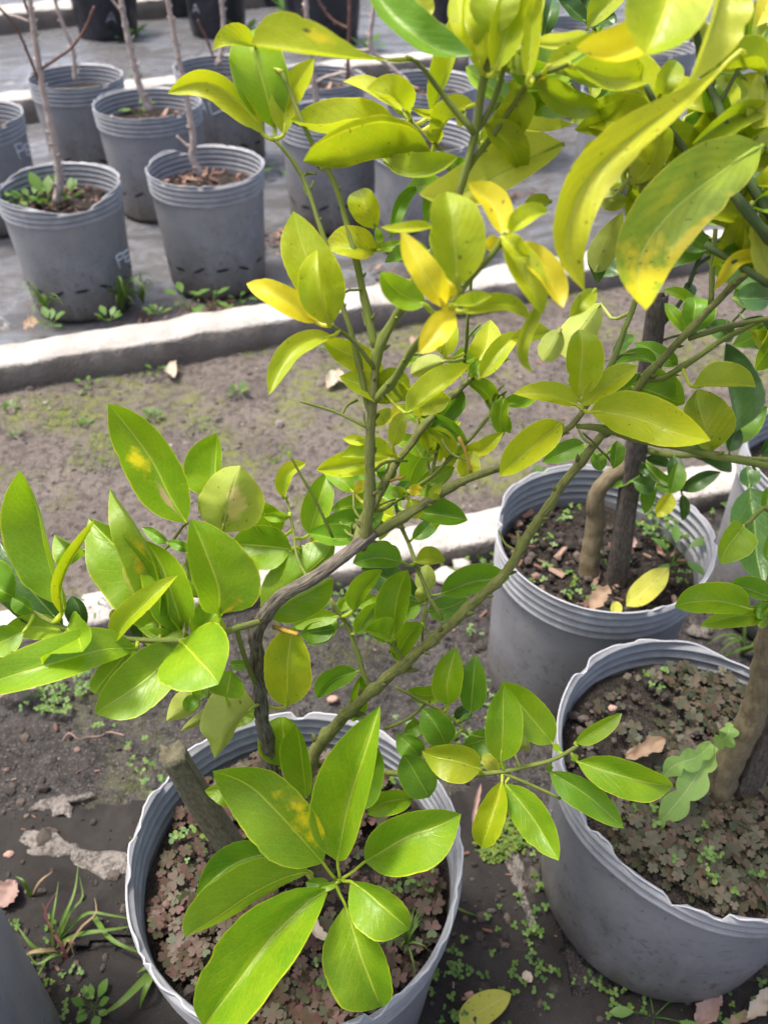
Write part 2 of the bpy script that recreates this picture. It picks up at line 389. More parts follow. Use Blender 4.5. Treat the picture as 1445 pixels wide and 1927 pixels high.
CRUMB = plain('soil_crumbs', (.05, .04, .03), (.1, .08, .06), .9, 100, 0., [(0., (.016, .013, .011)), (.6, (.042, .034, .028)), (.9, (.085, .068, .056)), (1., (.20, .13, .10))])
CRUMBP = plain('path_crumbs', (.15, .12, .1), (.2, .17, .15), .9, 100, 0., [(0., (.06, .05, .042)), (.6, (.13, .11, .095)), (.95, (.18, .155, .135)), (1., (.30, .27, .23))])
MULCH = plain('bark_mulch', (.10, .05, .035), (.2, .12, .09), .8, 100, 0., [(0., (.07, .035, .025)), (.5, (.16, .085, .06)), (1., (.30, .20, .15))])
MOSS = plain('moss', (.07, .12, .02), (.13, .19, .03), .8, 120, .2, [(0., (.06, .11, .015)), (1., (.16, .22, .03))])
ROCK = plain('pale_stone', (.34, .30, .27), (.5, .46, .42), .85, 40)
CHALK = plain('white_marker', (.75, .79, .84), (.62, .68, .74), .6, 300)
CHALKF = plain('faded_marker', (.30, .33, .37), (.24, .26, .3), .6, 300)
SLIT = plain('dark_cut', (.012, .012, .013), (.02, .02, .02), .9, 30)
ROOT = plain('root_tan', (.28, .20, .13), (.36, .28, .2), .8, 60)

# ------------------------------------------------------------------ ground, beds, kerbs
def sheet(name, xr, yr, n, mat, zf, keep=None):
    nx, ny = n; V, Fc = [], []
    for j in range(ny + 1):
        for i in range(nx + 1):
            x = lerp(xr[0], xr[1], i / nx); y = lerp(yr[0], yr[1], j / ny); V.append((x, y, zf(x, y)))
    for j in range(ny):
        for i in range(nx):
            cx = lerp(xr[0], xr[1], (i + .5) / nx); cy = lerp(yr[0], yr[1], (j + .5) / ny)
            if keep and not keep(cx, cy): continue
            a = j * (nx + 1) + i; Fc.append((a, a + 1, a + nx + 2, a + nx + 1))
    return tag(mesh(name, V, Fc, mat), kind='structure')
PZ = .03      # level of the path
def line(p, q):
    p, q = Vector((p.x, p.y)), Vector((q.x, q.y)); d = (q - p).normalized()
    return p, d, Vector((-d.y, d.x))
KZ = .092
bkF = line(gz(0, 690, KZ), gz(940, 535, KZ)); bkB = line(gz(0, 648, KZ), gz(940, 497, KZ))
FZ = .040
fkB = line(gz(175, 1112, FZ), gz(1423, 850, FZ)); fkF = line(gz(632, 1077, FZ), gz(1310, 935, FZ))
K2F = line(gz(10, 189, .08), gz(338, 156, .08)); K2B = line(gz(10, 172, .08), gz(338, 140, .08))
K3F = line(gz(0, 26, .08), gz(252, 2, .08)); K3B = line(gz(0, 8, .08), gz(252, -14, .08))
def side(L, x, y): return (Vector((x, y)) - L[0]).dot(L[2])
tag(mesh('ground', [(-90, -60, -.05), (90, -60, -.05), (90, 160, -.05), (-90, 160, -.05)], [(0, 1, 2, 3)], GROUND), kind='structure')
def zp(x, y): return PZ + .010 * fb(x * 3, y * 3, 1) + .004 * fb(x * 22, y * 22, 2, 3)
def zb(x, y): return -.004 + .008 * fb(x * 4, y * 4, 5) + .005 * fb(x * 20, y * 20, 6, 3)
def zm(x, y): return -.004 + .006 * fb(x * 3, y * 3, 9) + .003 * fb(x * 14, y * 9, 3, 3)
sheet('soil_path', (-2.2, 2.6), (.3, 3.4), (300, 200), PATH, zp, lambda x, y: side(fkB, x, y) > -.03 and side(bkF, x, y) < .03)
sheet('planting_bed', (-1.5, 1.9), (-.25, 1.9), (300, 210), BED, zb, lambda x, y: side(fkF, x, y) < .03)
sheet('weed_mat', (-7, 7), (1.0, 13.0), (220, 200), MATM, zm, lambda x, y: side(bkB, x, y) > -.05)
# dusty sheet of landscape fabric showing through the soil of the near bed, with ragged outline
def fabric_keep(x, y):
    e = .05 * fb(x * 5, y * 5, 31) + .02 * fb(x * 17, y * 17, 8)
    a = ((x + .44) / .20) ** 2 + ((y - .47) / .10) ** 2 < 1 + e * 12
    a2 = ((x + .30) / .24) ** 2 + ((y - .26) / .13) ** 2 < 1 + e * 12
    b = ((x - .13) / .085) ** 2 + ((y - .38) / .22) ** 2 < 1 + e * 10
    c2 = ((x - .40) / .30) ** 2 + ((y - .25) / .10) ** 2 < 1 + e * 10
    return a or a2 or b or c2
sheet('landscape_fabric', (-.8, .9), (.05, .75), (260, 110), MATP, lambda x, y: zb(x, y) * .75 + .006, fabric_keep)

def kerb(name, Fl, Bl, zt, zb0, t0, t1, seed, label):
    n = int((t1 - t0) / .022); V, Fc = [], []
    c = []
    for i in range(n + 1):
        t = lerp(t0, t1, i / n)
        f = Fl[0] + Fl[1] * t; b = Bl[0] + Bl[1] * (t + (f - Bl[0] - Bl[1] * t).dot(Bl[1]))
        nr = (b - f).normalized()
        j = [.011 * fb(t * 13, seed + k * 3, 0, 5) for k in range(4)]
        ch = .0025 + .010 * max(0, fb(t * 14, seed + 7, 0, 4) + .25)
        prof = [(f - nr * (.004 + j[0]), zb0), (f - nr * j[1] * .8, lerp(zb0, zt, .55)), (f - nr * j[0] * .6, zt - ch + j[1] * .3),
                (f + nr * ch * 1.1, zt + j[2] * .5), (f.lerp(b, .5), zt + j[3] * .6), (b - nr * ch, zt + j[1] * .5), (b + nr * j[2], zt - ch), (b + nr * .003, zb0)]
        for p, z in prof: V.append((p.x, p.y, z))
    m = 8
    for i in range(n):
        for k in range(m - 1):
            a = i * m + k; Fc.append((a, a + m, a + m + 1, a + 1))
    Fc.append(tuple(range(m))); Fc.append(tuple(range(n * m, n * m + m))[::-1])
    o = mesh(name, V, Fc, KERB)
    at = o.data.attributes.new('stain', 'FLOAT', 'POINT')
    st = [1, 1, .8, 0, 0, 0, .5, 1]
    at.data.foreach_set('value', [st[i % m] for i in range(len(V))])
    return tag(o, label, None, None, 'structure')
kerb('kerb', bkF, bkB, KZ, -.03, -2., 3.2, 3, 'concrete kerb with whitish top in front of the bare saplings')
kerb('kerb', fkF, fkB, FZ, -.03, -1.9, 2.2, 13, 'low pale concrete kerb running behind the nearest pots')
kerb('kerb', K2F, K2B, .08, -.03, -2.5, 4., 23, 'pale kerb crossing behind the grey sapling pots')
kerb('kerb', K3F, K3B, .08, -.03, -3., 5., 33, 'farthest kerb beside the black bags')

# ------------------------------------------------------------------ pots
POTS = {}
def make_pot(key, X, Y, Rr, H, soil, label, seed, dents=(), dips=(), slits=True, base=.88, z0=0.):
    root = empty('plant_pot', (X, Y, z0)); seg = 160
    tag(root, label, 'pot', 'grey plastic plant pots')
    z1 = H - .056
    def rad(z, th):
        f = z / H
        r = Rr * lerp(base, 1., f ** .9)
        r *= 1 + .016 * f * nz(math.cos(th) * 1.1, math.sin(th) * 1.1, seed) + .004 * nz(math.cos(th) * 3, math.sin(th) * 3, seed + z * 4)
        r += .0022 * math.exp(-((((th - seed * 2) % .9) - .45) / .03) ** 2) * f * nz(seed, z * 12, th)
        if z < .02: r -= .012 * (1 - z / .02) ** 2
        for (da, amp, wd) in dents:
            d = (th - da + math.pi) % (2 * math.pi) - math.pi
            r += amp * f ** 2 * math.exp(-(d / wd) ** 2)
        return r
    def top(th):
        h = H + .0028 * nz(math.cos(th) * 3, math.sin(th) * 3, seed + 3) + .0009 * nz(math.cos(th) * 13, math.sin(th) * 13, seed + 5)
        q = nz(math.cos(th) * 6, math.sin(th) * 6, seed + 9)
        h -= .014 * max(0, q - .25) + .0045 * max(0, nz(math.cos(th) * 2.2, math.sin(th) * 2.2, seed + 11)) * (1 if nz(math.cos(th) * 9, math.sin(th) * 9, seed) > .1 else 0)
        for (da, amp, wd) in dips:
            d = (th - da + math.pi) % (2 * math.pi) - math.pi
            h -= amp * math.exp(-(d / wd) ** 2)
        return h
    POTS[key] = dict(X=X, Y=Y, R=Rr, H=H, rad=rad, root=root, z0=z0, soil=soil)
    def surf(th, z, off=0.):
        r = rad(z, th) + off; return Vector((X + r * math.cos(th), Y + r * math.sin(th), z0 + z))
    POTS[key]['surf'] = surf
    # wall
    zs = [0, .004, .01, .02, .05, .09, .14, .19, .23, z1]; zs = sorted(set([z for z in zs if z <= z1]))
    V, Fc = [], []
    for z in zs:
        for k in range(seg): V.append(surf(2 * math.pi * k / seg, z))
    zi = [z1, soil - .01]
    for z in zi:
        for k in range(seg): V.append(surf(2 * math.pi * k / seg, z, -.0022))
    nr = len(zs)
    for j in range(nr + 1):
        if j == nr - 1: continue
        for k in range(seg):
            a, b = j * seg + k, j * seg + (k + 1) % seg
            Fc.append((a, b, b + seg, a + seg) if j < nr else (a, b, b + seg, a + seg)[::1])
    Fc.append(tuple(range(seg))[::-1])
    mesh('wall', V, Fc, POT, root, (X, Y, z0))
    # ribbed rim, cut off by the torn edge
    V, Fc = [], []; NR = 52
    tops = [top(2 * math.pi * k / seg) for k in range(seg)]
    def ro(z): 
        g = max(0, min(1, (z - z1) / .006)); return .0052 * g * abs(math.sin(math.pi * (z - z1) / .0128)) - .001 * g
    for pas in (0, 1):
        for j in range(NR + 1):
            jj = j if pas == 0 else NR - j
            for k in range(seg):
                th = 2 * math.pi * k / seg; z = min(z1 + (H + .006 - z1) * jj / NR, tops[k])
                V.append(surf(th, z, ro(z) - (.0018 if pas else 0)))
    for j in range(2 * NR + 1):
        for k in range(seg):
            a, b = j * seg + k, j * seg + (k + 1) % seg; Fc.append((a, b, b + seg, a + seg))
    mesh('rim', V, Fc, RIM, root, (X, Y, z0))
    # pale torn lip along the edge
    V, Fc = [], []
    for k in range(seg):
        th = 2 * math.pi * k / seg; z = tops[k]; wv = .0001 + .0016 * max(0, nz(math.cos(th) * 5, math.sin(th) * 5, seed + 21))
        o0 = ro(z)
        for dz, of in ((-.0010, o0 + wv * .6), (.0006, o0 + wv * .3), (.0006, o0 - .0018), (-.001, o0 - .0021)):
            V.append(surf(th, z, of) + Vector((0, 0, dz)))
    for k in range(seg):
        for j in range(4):
            a, b = k * 4 + j, k * 4 + (j + 1) % 4; c, d = ((k + 1) % seg) * 4 + j, ((k + 1) % seg) * 4 + (j + 1) % 4
            Fc.append((a, c, d, b))
    mesh('torn_lip', V, Fc, EDGE, root, (X, Y, z0))
    # soil
    V, Fc = [(X, Y, z0 + soil)], []; RN, SG = 14, 48
    for i in range(1, RN + 1):
        for k in range(SG):
            th = 2 * math.pi * k / SG; r = (rad(soil, th) - .003) * i / RN
            x, y = X + r * math.cos(th), Y + r * math.sin(th)
            V.append((x, y, z0 + soil + .010 * fb(x * 12, y * 12, seed, 3) + .006 * fb(x * 40, y * 40, seed, 3) - .004 * (i / RN) ** 3))
    for k in range(SG): Fc.append((0, 1 + k, 1 + (k + 1) % SG))
    for i in range(RN - 1):
        for k in range(SG):
            a, b = 1 + i * SG + k, 1 + i * SG + (k + 1) % SG; Fc.append((a, a + SG, b + SG, b))
    mesh('soil', V, Fc, POTSOIL, root, (X, Y, z0))
    # slits cut low in the wall (alternately tilted and level)
    if slits:
        n = 14
        for i in range(n):
            th0 = 2 * math.pi * (i + .3 * math.sin(seed)) / n; zc = .084 + .004 * math.sin(i * 1.7 + seed); tl = (-.008, 0, .008, .001)[i % 4]
            V, Fc = [], []; q = 8
            for s in range(q + 1):
                t = s / q * 2 - 1; th = th0 + t * .018 / Rr; hw = .0036 * (1 - t * t) ** .5 + .0003; z = zc + tl * t
                V += [surf(th, z - hw, .0006), surf(th, z + hw, .0006)]
            for s in range(q): Fc.append((2 * s, 2 * s + 2, 2 * s + 3, 2 * s + 1))
            mesh('slit', V, Fc, SLIT, root, surf(th0, zc))
    return root

def hit_pot(key, x, y):
    p = POTS[key]; d = ray(x, y); lo = None
    t = .1
    while t < 8:
        q = CO + d * t; z = q.z - p['z0']
        if 0 < z < p['H'] + .01:
            rr = math.hypot(q.x - p['X'], q.y - p['Y'])
            th = math.atan2(q.y - p['Y'], q.x - p['X'])
            if rr < p['rad'](z, th): return th, z
        t += .002
    return None
def write(key, strokes, mat=CHALK, r=.0019):
    p = POTS[key]
    for s in strokes:
        P = []
        for i in range(len(s) - 1):
            for k in range(4):
                h = hit_pot(key, lerp(s[i][0], s[i + 1][0], k / 4), lerp(s[i][1], s[i + 1][1], k / 4))
                if h: P.append(p['surf'](h[0], h[1], .0008))
        h = hit_pot(key, *s[-1])
        if h: P.append(p['surf'](h[0], h[1], .0008))
        if len(P) < 2: continue
        d = tube_data(P, [r * (.75 + .5 * random.random()) for _ in P], 5)
        mesh('pen_stroke', d[0], d[1], mat, p['root'], P[0])

make_pot('A', -.075, .359, .147, .300, .245, 'grey pot in the foreground holding reddish clover and a cut wooden stake', 1.3,
         dips=[(R(200), .012, .25), (R(330), .012, .3), (R(150), .008, .1), (R(173), .006, .04), (R(215), .007, .05), (R(300), .008, .06), (R(318), .007, .04)], dents=[(R(150), .006, .5)], slits=False)
make_pot('B', .338, .469, .154, .288, .247, 'grey pot in the lower right corner with green-brown clover and a jagged front rim', 2.7,
         dips=[(R(235), .028, .55), (R(60), .018, .5), (R(258), .009, .06), (R(222), .008, .05), (R(243), .010, .05), (R(274), .007, .04), (R(205), .007, .05)], dents=[(R(230), -.012, .5), (R(120), .006, .6)], slits=False)
make_pot('C', .280, .789, .135, .300, .235, 'grey pot behind the lower right pot, holding a tied trunk and a fallen yellow leaf', 4.1,
         dips=[(R(35), .014, .12), (R(165), .010, .15), (R(300), .006, .2)], dents=[(R(5), .006, .4), (R(170), -.006, .25)], slits=False)
make_pot('D', .664, .951, .140, .300, .25, 'grey pot cut off by the right edge of the picture beyond the low kerb end', 5.2, slits=False)
make_pot('E', -.440, .238, .136, .380, .31, 'grey pot cut off by the lower left corner', 6.6, slits=False)
make_pot('1', -.766, 1.943, .138, .298, .240, 'grey pot with green weeds round its sapling, leftmost at the kerb', 7.4,
         dips=[(R(300), .022, .5), (R(165), .014, .3), (R(15), .006, .1)], dents=[(R(280), .006, .4)])
make_pot('2', -.446, 2.067, .138, .301, .240, 'grey pot with bark mulch next to the weedy pot at the kerb', 8.9,
         dips=[(R(120), .016, .16), (R(180), .008, .1), (R(310), .006, .4)])
make_pot('3', -.691, 2.547, .149, .302, .245, 'grey pot in the second row behind the two pots at the kerb', 9.5)
make_pot('4', -.970, 2.806, .139, .300, .245, 'grey pot farthest back on the left beside the pale kerb', 10.1)
make_pot('0', -1.150, 2.416, .139, .300, .245, 'grey pot half outside the left edge with pen letters on it', 11.7)
make_pot('5', -.551, 2.948, .140, .300, .245, 'grey pot with the pen letters AL behind the yellow-green leaf', 12.2)
make_pot('6', -.224, 2.846, .140, .300, .245, 'grey pot holding a forked pinkish sapling, right of the lettered pot AL', 13.6)
make_pot('9', -.170, 2.470, .137, .300, .245, 'grey pot partly hidden behind the paired yellow leaves', 14.8)
make_pot('8', .090, 2.308, .134, .303, .245, 'grey pot beside the kerb behind the small leaf with a hole', 15.3)
make_pot('7', .125, 2.808, .140, .300, .245, 'grey ribbed pot seen between the upper stems of the citrus', 16.4)
make_pot('10', .401, 3.070, .140, .300, .245, 'grey pot behind the upper yellow citrus leaves', 17.9)
make_pot('11', .700, 3.615, .140, .300, .245, 'grey pot showing between the dark leaves at the top edge', 18.5)
make_pot('12', .93, 3.30, .140, .300, .245, 'grey pot behind the dense upper right foliage', 19.1)
make_pot('13', .72, 2.75, .140, .300, .245, 'grey pot beyond the narrow dark leaf of the upper right foliage', 20.1)
def zz(pts, ox=0, oy=0, k=2.779): return [(ox + a / k, oy + b / k) for a, b in pts]
write('0', [zz([(75, 755), (105, 830)]), zz([(75, 755), (108, 745), (120, 780), (90, 792)]), zz([(125, 755), (142, 812)]), zz([(125, 755), (150, 746)]), zz([(133, 785), (152, 777)]), zz([(142, 810), (160, 802)])])
write('1', [zz([(605, 1340), (625, 1400)]), zz([(605, 1340), (630, 1320), (640, 1345), (614, 1362)]), zz([(643, 1322), (656, 1372)]), zz([(643, 1322), (668, 1303)]), zz([(650, 1347), (670, 1331)]), zz([(656, 1370), (678, 1352)])])
write('2', [zz([(1340, 1105), (1315, 1122), (1308, 1160), (1314, 1230), (1330, 1228)])], CHALKF, .0016)
write('5', [zz([(1035, 605), (1056, 520), (1083, 592)]), zz([(1042, 572), (1074, 562)]), zz([(1092, 530), (1110, 597), (1172, 570)])])
write('6', [[(590, 206), (606, 194)], [(572, 216), (582, 228)], [(572, 226), (584, 216)], [(592, 196), (602, 206)]], CHALKF)
write('B', [zz([(335, 455), (350, 500), (360, 545), (345, 532), (330, 490), (335, 455)], 925, 1407), zz([(318, 330), (313, 380), (310, 420)], 925, 1407)], CHALKF, .0008)

# black polythene bags of the far row
def bag(X, Y, Rr, H, label, seed, strokes=()):
    root = empty('plant_bag', (X, Y, 0)); tag(root, label, 'plant bag', 'black polythene plant bags')
    V, Fc = [], []; seg = 64; rows = 22
    def rad(z, th):
        f = z / H
        return Rr * (.94 + .07 * math.sin(f * 3)) * (1 + .05 * nz(math.cos(th) * 2, math.sin(th) * 2, seed + f * 3) + .025 * nz(math.cos(th) * 7, math.sin(th) * 7, seed + f * 6))
    for j in range(rows + 1):
        f = j / rows; z = H * f
        for k in range(seg):
            th = 2 * math.pi * k / seg; r = rad(z, th)
            V.append((X + r * math.cos(th), Y + r * math.sin(th), z + (.02 * nz(math.cos(th) * 3, math.sin(th) * 3, seed) if j == rows else 0)))
    for k in range(seg):
        th = 2 * math.pi * k / seg; r = rad(H, th) * .93; V.append((X + r * math.cos(th), Y + r * math.sin(th), H - .06))
    for j in range(rows + 1):
        for k in range(seg):
            a, b = j * seg + k, j * seg + (k + 1) % seg; Fc.append((a, b, b + seg, a + seg))
    mesh('bag_wall', V, Fc, BAG, root, (X, Y, 0))
    V2 = [(X, Y, H - .05)]; F2 = []
    for k in range(seg):
        th = 2 * math.pi * k / seg; V2.append((X + Rr * .95 * math.cos(th), Y + Rr * .95 * math.sin(th), H - .055))
        F2.append((0, 1 + k, 1 + (k + 1) % seg))
    mesh('soil', V2, F2, POTSOIL, root, (X, Y, 0))
    key = 'bag%g' % seed
    POTS[key] = dict(X=X, Y=Y, R=Rr, H=H, rad=rad, root=root, z0=0, soil=H - .05)
    POTS[key]['surf'] = lambda th, z, off=0.: Vector((X + (rad(z, th) + off) * math.cos(th), Y + (rad(z, th) + off) * math.sin(th), z))
    for s in strokes: write(key, [s], CHALKF, .0022)
bag(-1.409, 4.70, .152, .36, 'black plant bag with a pen mark behind the leftmost saplings', 1,
    [zz([(558, 115), (580, 60), (606, 118)]), zz([(566, 98), (598, 94)])])
bag(-.874, 4.76, .140, .36, 'black plant bag with a faint pen mark above the yellow-green leaf tips', 2, [zz([(1008, 70), (1020, 20), (1042, 66)]), zz([(1012, 52), (1034, 48)])])
bag(-.335, 4.62, .178, .36, 'broad black plant bag behind the top of the leafless forked sapling', 3)
bag(-1.145, 5.22, .14, .34, 'black plant bag half hidden between two others at the top edge', 4)
bag(-.646, 5.50, .14, .34, 'small black plant bag base at the top edge', 5)
bag(.335, 5.15, .15, .34, 'black plant bag glimpsed between the upper citrus leaves', 6)

# ------------------------------------------------------------------ leaves and trees
PROF = [(0, .03), (.03, .22), (.08, .50), (.16, .76), (.26, .93), (.37, 1.), (.5, 1.), (.6, .96), (.7, .88), (.8, .71), (.88, .49), (.94, .27), (.98, .10), (1, .0)]
BLUNT = [(0, .03), (.04, .25), (.12, .55), (.25, .85), (.4, 1.), (.6, 1.), (.78, .9), (.9, .72), (.97, .5), (1, .18)]
def prof(t, pos, tab=PROF):
    k = math.log(.46) / math.log(pos); t = t ** k if 0 < t < 1 else t
    for i in range(len(tab) - 1):
        if t <= tab[i + 1][0]:
            a, b = tab[i], tab[i + 1]; return lerp(a[1], b[1], (t - a[0]) / (b[0] - a[0]))
    return 0
class Tree:
    def __init__(s, name, loc, label, cat, group=None):
        s.root = empty(name, loc); tag(s.root, label, cat, group); s.samples = []; s.k = 0
    def branch(s, pts, w0, w1, mat=None, name='branch', rough=.10, nodes=0):
        """pts: (x px, y px, depth); w0,w1: widths in photo px at both ends"""
        mat = mat or TWIG
        P = [pt(*p) for p in pts]; n = max(6, int(sum((P[i + 1] - P[i]).length for i in range(len(P) - 1)) / .006))
        S = spline(P, n); rad = []
        jit = .0011 if w0 < 20 else .0016
        S = [q + Vector((nz(i_ * .31, s.k * 3.3), nz(i_ * .31, s.k * 5.1 + 9), nz(i_ * .31, s.k * 7.7 + 4))) * jit * min(1, i_ / 4, (n - i_) / 4) for i_, q in enumerate(S)]
        for i, p in enumerate(S):
            d = (p - CO).dot(FW); wpx = lerp(w0, w1, i / n)
            rr = wpx * .44 * d / F * (1 + (.25 * math.exp(-i / 2.5) if nodes else 0)) * (min(1, .55 + .25 * i) if nodes else 1)
            if nodes: rr *= 1 + .30 * max(0, math.sin(i * 1.05 + s.k)) ** 10
            rad.append(max(.0008, rr))
            x, y, z = px_of(p); s.samples.append((x, y, z, p))
        s.k += 1
        seg = 16 if w0 > 14 else 9
        V, Fc, U = tube_data(S, rad, seg, rough * 1.5, s.k * 3.1)
        # small buds / knots along the twig
        D = (V, Fc, U)
        if nodes:
            for i in range(3, n - 1, max(3, int(.028 / .006))):
                a = random.random() * 6.28; t = (S[i + 1] - S[i - 1]).normalized()
                e = t.cross(Vector((math.cos(a), math.sin(a), .3))).normalized()
                r = rad[i]; q = S[i] + e * r * .7
                join(D, tube_data([q, q + (e + t * .7) * r * .7, q + (e + t * .9) * r * 1.25], [r * .5, r * .42, r * .15], 5))
        return mesh(name, V, Fc, mat, s.root, S[0], U)
    def leaf(s, ty, pts, wl, wr, D0=None, D1=None, pos=.46, sl=None, sr=None, tw=1.06, arch=None, blunt=0, stalk=1, name='leaf', wing=0):
        s.k += 1; rs = random.Random(s.k * 77 + int(pts[0][0]))
        b = pts[0]
        near = min(s.samples, key=lambda q: (q[0] - b[0]) ** 2 + (q[1] - b[1]) ** 2 + ((q[2] - (D0 or q[2])) * 900) ** 2)
        if D0 is None: D0 = near[2] - .002
        if D1 is None: D1 = D0 + rs.uniform(-.012, .012)
        if arch is None: arch = rs.uniform(-.016, .004)
        if tw == 1.06: tw = rs.uniform(1.07, 1.36)
        if max(abs(wl), abs(wr)) < 36: wl *= 1.1; wr *= 1.1
        sg = 1. if ty[0] in 'o' else -1.
        sl = sg if sl is None else sl; sr = sg if sr is None else sr
        S = spline([(x, y, 0) for x, y in pts], 40)
        n, h = 22, 5
        V, Fc, U = [], [], []
        Lpx = sum((S[i + 1] - S[i]).length for i in range(40))
        Wt = max(abs(wl), abs(wr)) * tw
        amp = rs.uniform(.05, .11) * Wt; tc = rs.uniform(-.40, .30) * Lpx; twi = rs.uniform(-.7, .7)
        notch = (rs.uniform(.25, .85), rs.choice((-1, 1)), rs.uniform(.12, .4)) if rs.random() < .4 else None; asy = rs.uniform(-.07, .07)
        sd = s.k * 1.7
        for i in range(n + 1):
            t = i / n; f = t * 40; a = min(39, int(f)); c = S[a].lerp(S[a + 1], f - a)
            i0, i1 = max(0, a - 2), min(40, a + 3); d = (S[i1] - S[i0]).normalized()
            D = lerp(D0, D1, t) + arch * 4 * t * (1 - t)
            k = D / F
            el = RT * d.y + UP * d.x          # left of travel: (dy,-dx) in y-down pixels
            base = pt(c.x, c.y, D); g = prof(t, pos, BLUNT if blunt else PROF)
            cren = 1 + .009 * math.sin(t * 61 + sd) + .022 * nz(t * 7, sd)
            for j in range(-h, h + 1):
                q = abs(j) / h
                wv, sgn, dsn = (wl, 1, sl) if j < 0 else (wr, -1, sr)
                wpx = wv * g * q * (cren if q > .7 else 1) * (1 + asy * sgn * math.sin(t * 6))
                if notch and sgn == notch[1] and q > .5: wpx *= 1 - notch[2] * .7 * (q - .4) * math.exp(-((t - notch[0]) / .035) ** 2)
                dz = math.sqrt(max(0, Wt * Wt - wv * wv)) * g * (q ** 1.25) * dsn
                wav = amp * g * (nz(t * 3.3 + sd, j * .35, sd) * 1.2 + q * .9 * nz(t * 6.5 + sd, sgn * 3., sd))
                tip = tc * max(0, (t - .62) / .38) ** 2 + twi * Wt * g * (j / h) * (t - .35) * .7
                V.append(base + el * (wpx * sgn * k) + FW * ((dz + wav + tip) * k))
                U.append((t, .5 + .5 * j / h))
        m_ = 2 * h + 1
        for i in range(n):
            for j in range(m_ - 1):
                a = i * m_ + j; Fc.append((a, a + 1, a + m_ + 1, a + m_))
        D = (V, Fc, U)
        B = pt(b[0], b[1], D0)
        if stalk:
            q = near[3]; dist = (q - B).length; pxd = math.hypot(near[0] - b[0], near[1] - b[1])
            i1 = pt(S[6].x, S[6].y, lerp(D0, D1, .15) + arch * .5)
            P = [i1 + FW * .0006, B + FW * .0004]
            if pxd < 75 and dist < .09: P = [i1 + FW * .0006, B + FW * .0004, B.lerp(q, .5) + Vector((0, 0, -.1 * dist)), q]
            tb = tube_data(spline(P, 6), [.0005, .0010, .0012, .0012, .0012, .0013, .0014], 6)
            join(D, (tb[0], tb[1], [(.02, .5)] * len(tb[0])))
            if wing and pxd > 6:
                mid = B.lerp(q, .4); ax = (q - B).normalized(); e = ax.cross(FW).normalized(); ww = wing * D0 / F; L = (q - B).length
                W4 = [B, B + ax * L * .35 + e * ww, B + ax * L * .8 + e * ww * .2, q, B + ax * L * .8 - e * ww * .2, B + ax * L * .35 - e * ww]
                join(D, ([v - FW * .0005 for v in W4], [(0, 1, 2, 3), (0, 3, 4, 5)], [(.3, .5), (.3, .8), (.3, .6), (.3, .5), (.3, .4), (.3, .2)]))
        return mesh(name, V, Fc, LM[ty], s.root, B, U)
    def leaves(s, txt):
        for ln in txt.strip().splitlines():
            ln = ln.split('#')[0].strip()
            if not ln: continue
            a = [q.strip() for q in ln.split('/')]
            h = a[0].split(); P = [tuple(float(v) for v in q.split(',')) for q in h[1:]]
            w_ = [float(v) for v in a[1].split()]
            if len(w_) == 1: w_ *= 2
            d = [float(v) for v in a[2].split()] if len(a) > 2 and a[2] else []
            kw = {}
            if len(a) > 3:
                for q in a[3].split(): kk, vv = q.split('='); kw[kk] = float(vv)
            s.leaf(h[0], P, w_[0], w_[1], d[0] if d else None, d[1] if len(d) > 1 else None, **kw)

A = Tree('citrus_tree', tuple(gz(556, 1655, .245)), 'young citrus tree with yellowing leaves rooted in the foreground pot', 'tree', 'young citrus trees')
A.branch([(556, 1655, .79), (530, 1530, .72), (505, 1410, .655), (492, 1340, .63), (485, 1260, .60), (481, 1200, .58), (497, 1160, .565), (512, 1138, .555)], 34, 30, BARK, 'trunk', .16)
A.branch([(497, 1165, .565), (520, 1132, .553), (560, 1105, .547), (620, 1068, .543), (660, 1035, .541), (704, 1000, .54)], 30, 29, BARK, 'branch', .14)
A.branch([(682, 1032, .547), (692, 990, .535), (698, 900, .52), (697, 800, .505), (704, 720, .495), (706, 655, .49)], 26, 17, BRANCH, nodes=1)
A.branch([(706, 660, .49), (690, 580, .485), (672, 500, .48), (653, 420, .475), (625, 335, .465), (582, 262, .455), (549, 180, .45), (531, 135, .445)], 18, 8, nodes=1)
A.branch([(704, 712, .496), (712, 655, .490), (735, 610, .483), (760, 574, .47), (815, 480, .44), (850, 400, .425), (872, 330, .415), (893, 250, .405), (905, 180, .395), (918, 110, .385)], 20, 16, nodes=1)
A.branch([(703, 758, .50), (735, 720, .487), (775, 660, .46), (810, 610, .42), (855, 566, .378), (885, 525, .372), (940, 460, .365), (952, 436, .36)], 18, 12, nodes=1)
A.branch([(697, 808, .506), (640, 780, .507), (566, 755, .507)], 7, 6)
A.branch([(704, 692, .491), (668, 645, .478), (640, 622, .47), (622, 612, .465)], 11, 8)
A.branch([(700, 790, .506), (690, 755, .501), (668, 650, .492), (640, 560, .487), (609, 446, .48), (573, 345, .475), (548, 298, .47), (516, 262, .465)], 14, 8, nodes=1)
A.branch([(668, 1028, .543), (700, 950, .556), (740, 880, .568), (790, 810, .582), (850, 745, .60), (893, 708, .61)], 24, 10, BRANCH, nodes=1)
A.branch([(698, 1010, .541), (780, 960, .545), (870, 905, .54), (940, 882, .535), (1010, 845, .53), (1070, 805, .525), (1098, 772, .52)], 22, 12, BRANCH, nodes=1)
A.branch([(1085, 802, .525), (1130, 806, .527), (1200, 826, .53), (1265, 840, .53), (1350, 858, .53), (1455, 879, .53)], 14, 16, nodes=1)
A.branch([(640, 1020, .56), (669, 990, .58), (708, 968, .60), (744, 944, .61), (793, 911, .61), (846, 864, .61), (900, 809, .615), (952, 735, .62)], 11, 6, nodes=1)
A.branch([(626, 1012, .56), (592, 940, .545), (542, 850, .53)], 6, 5, nodes=1)
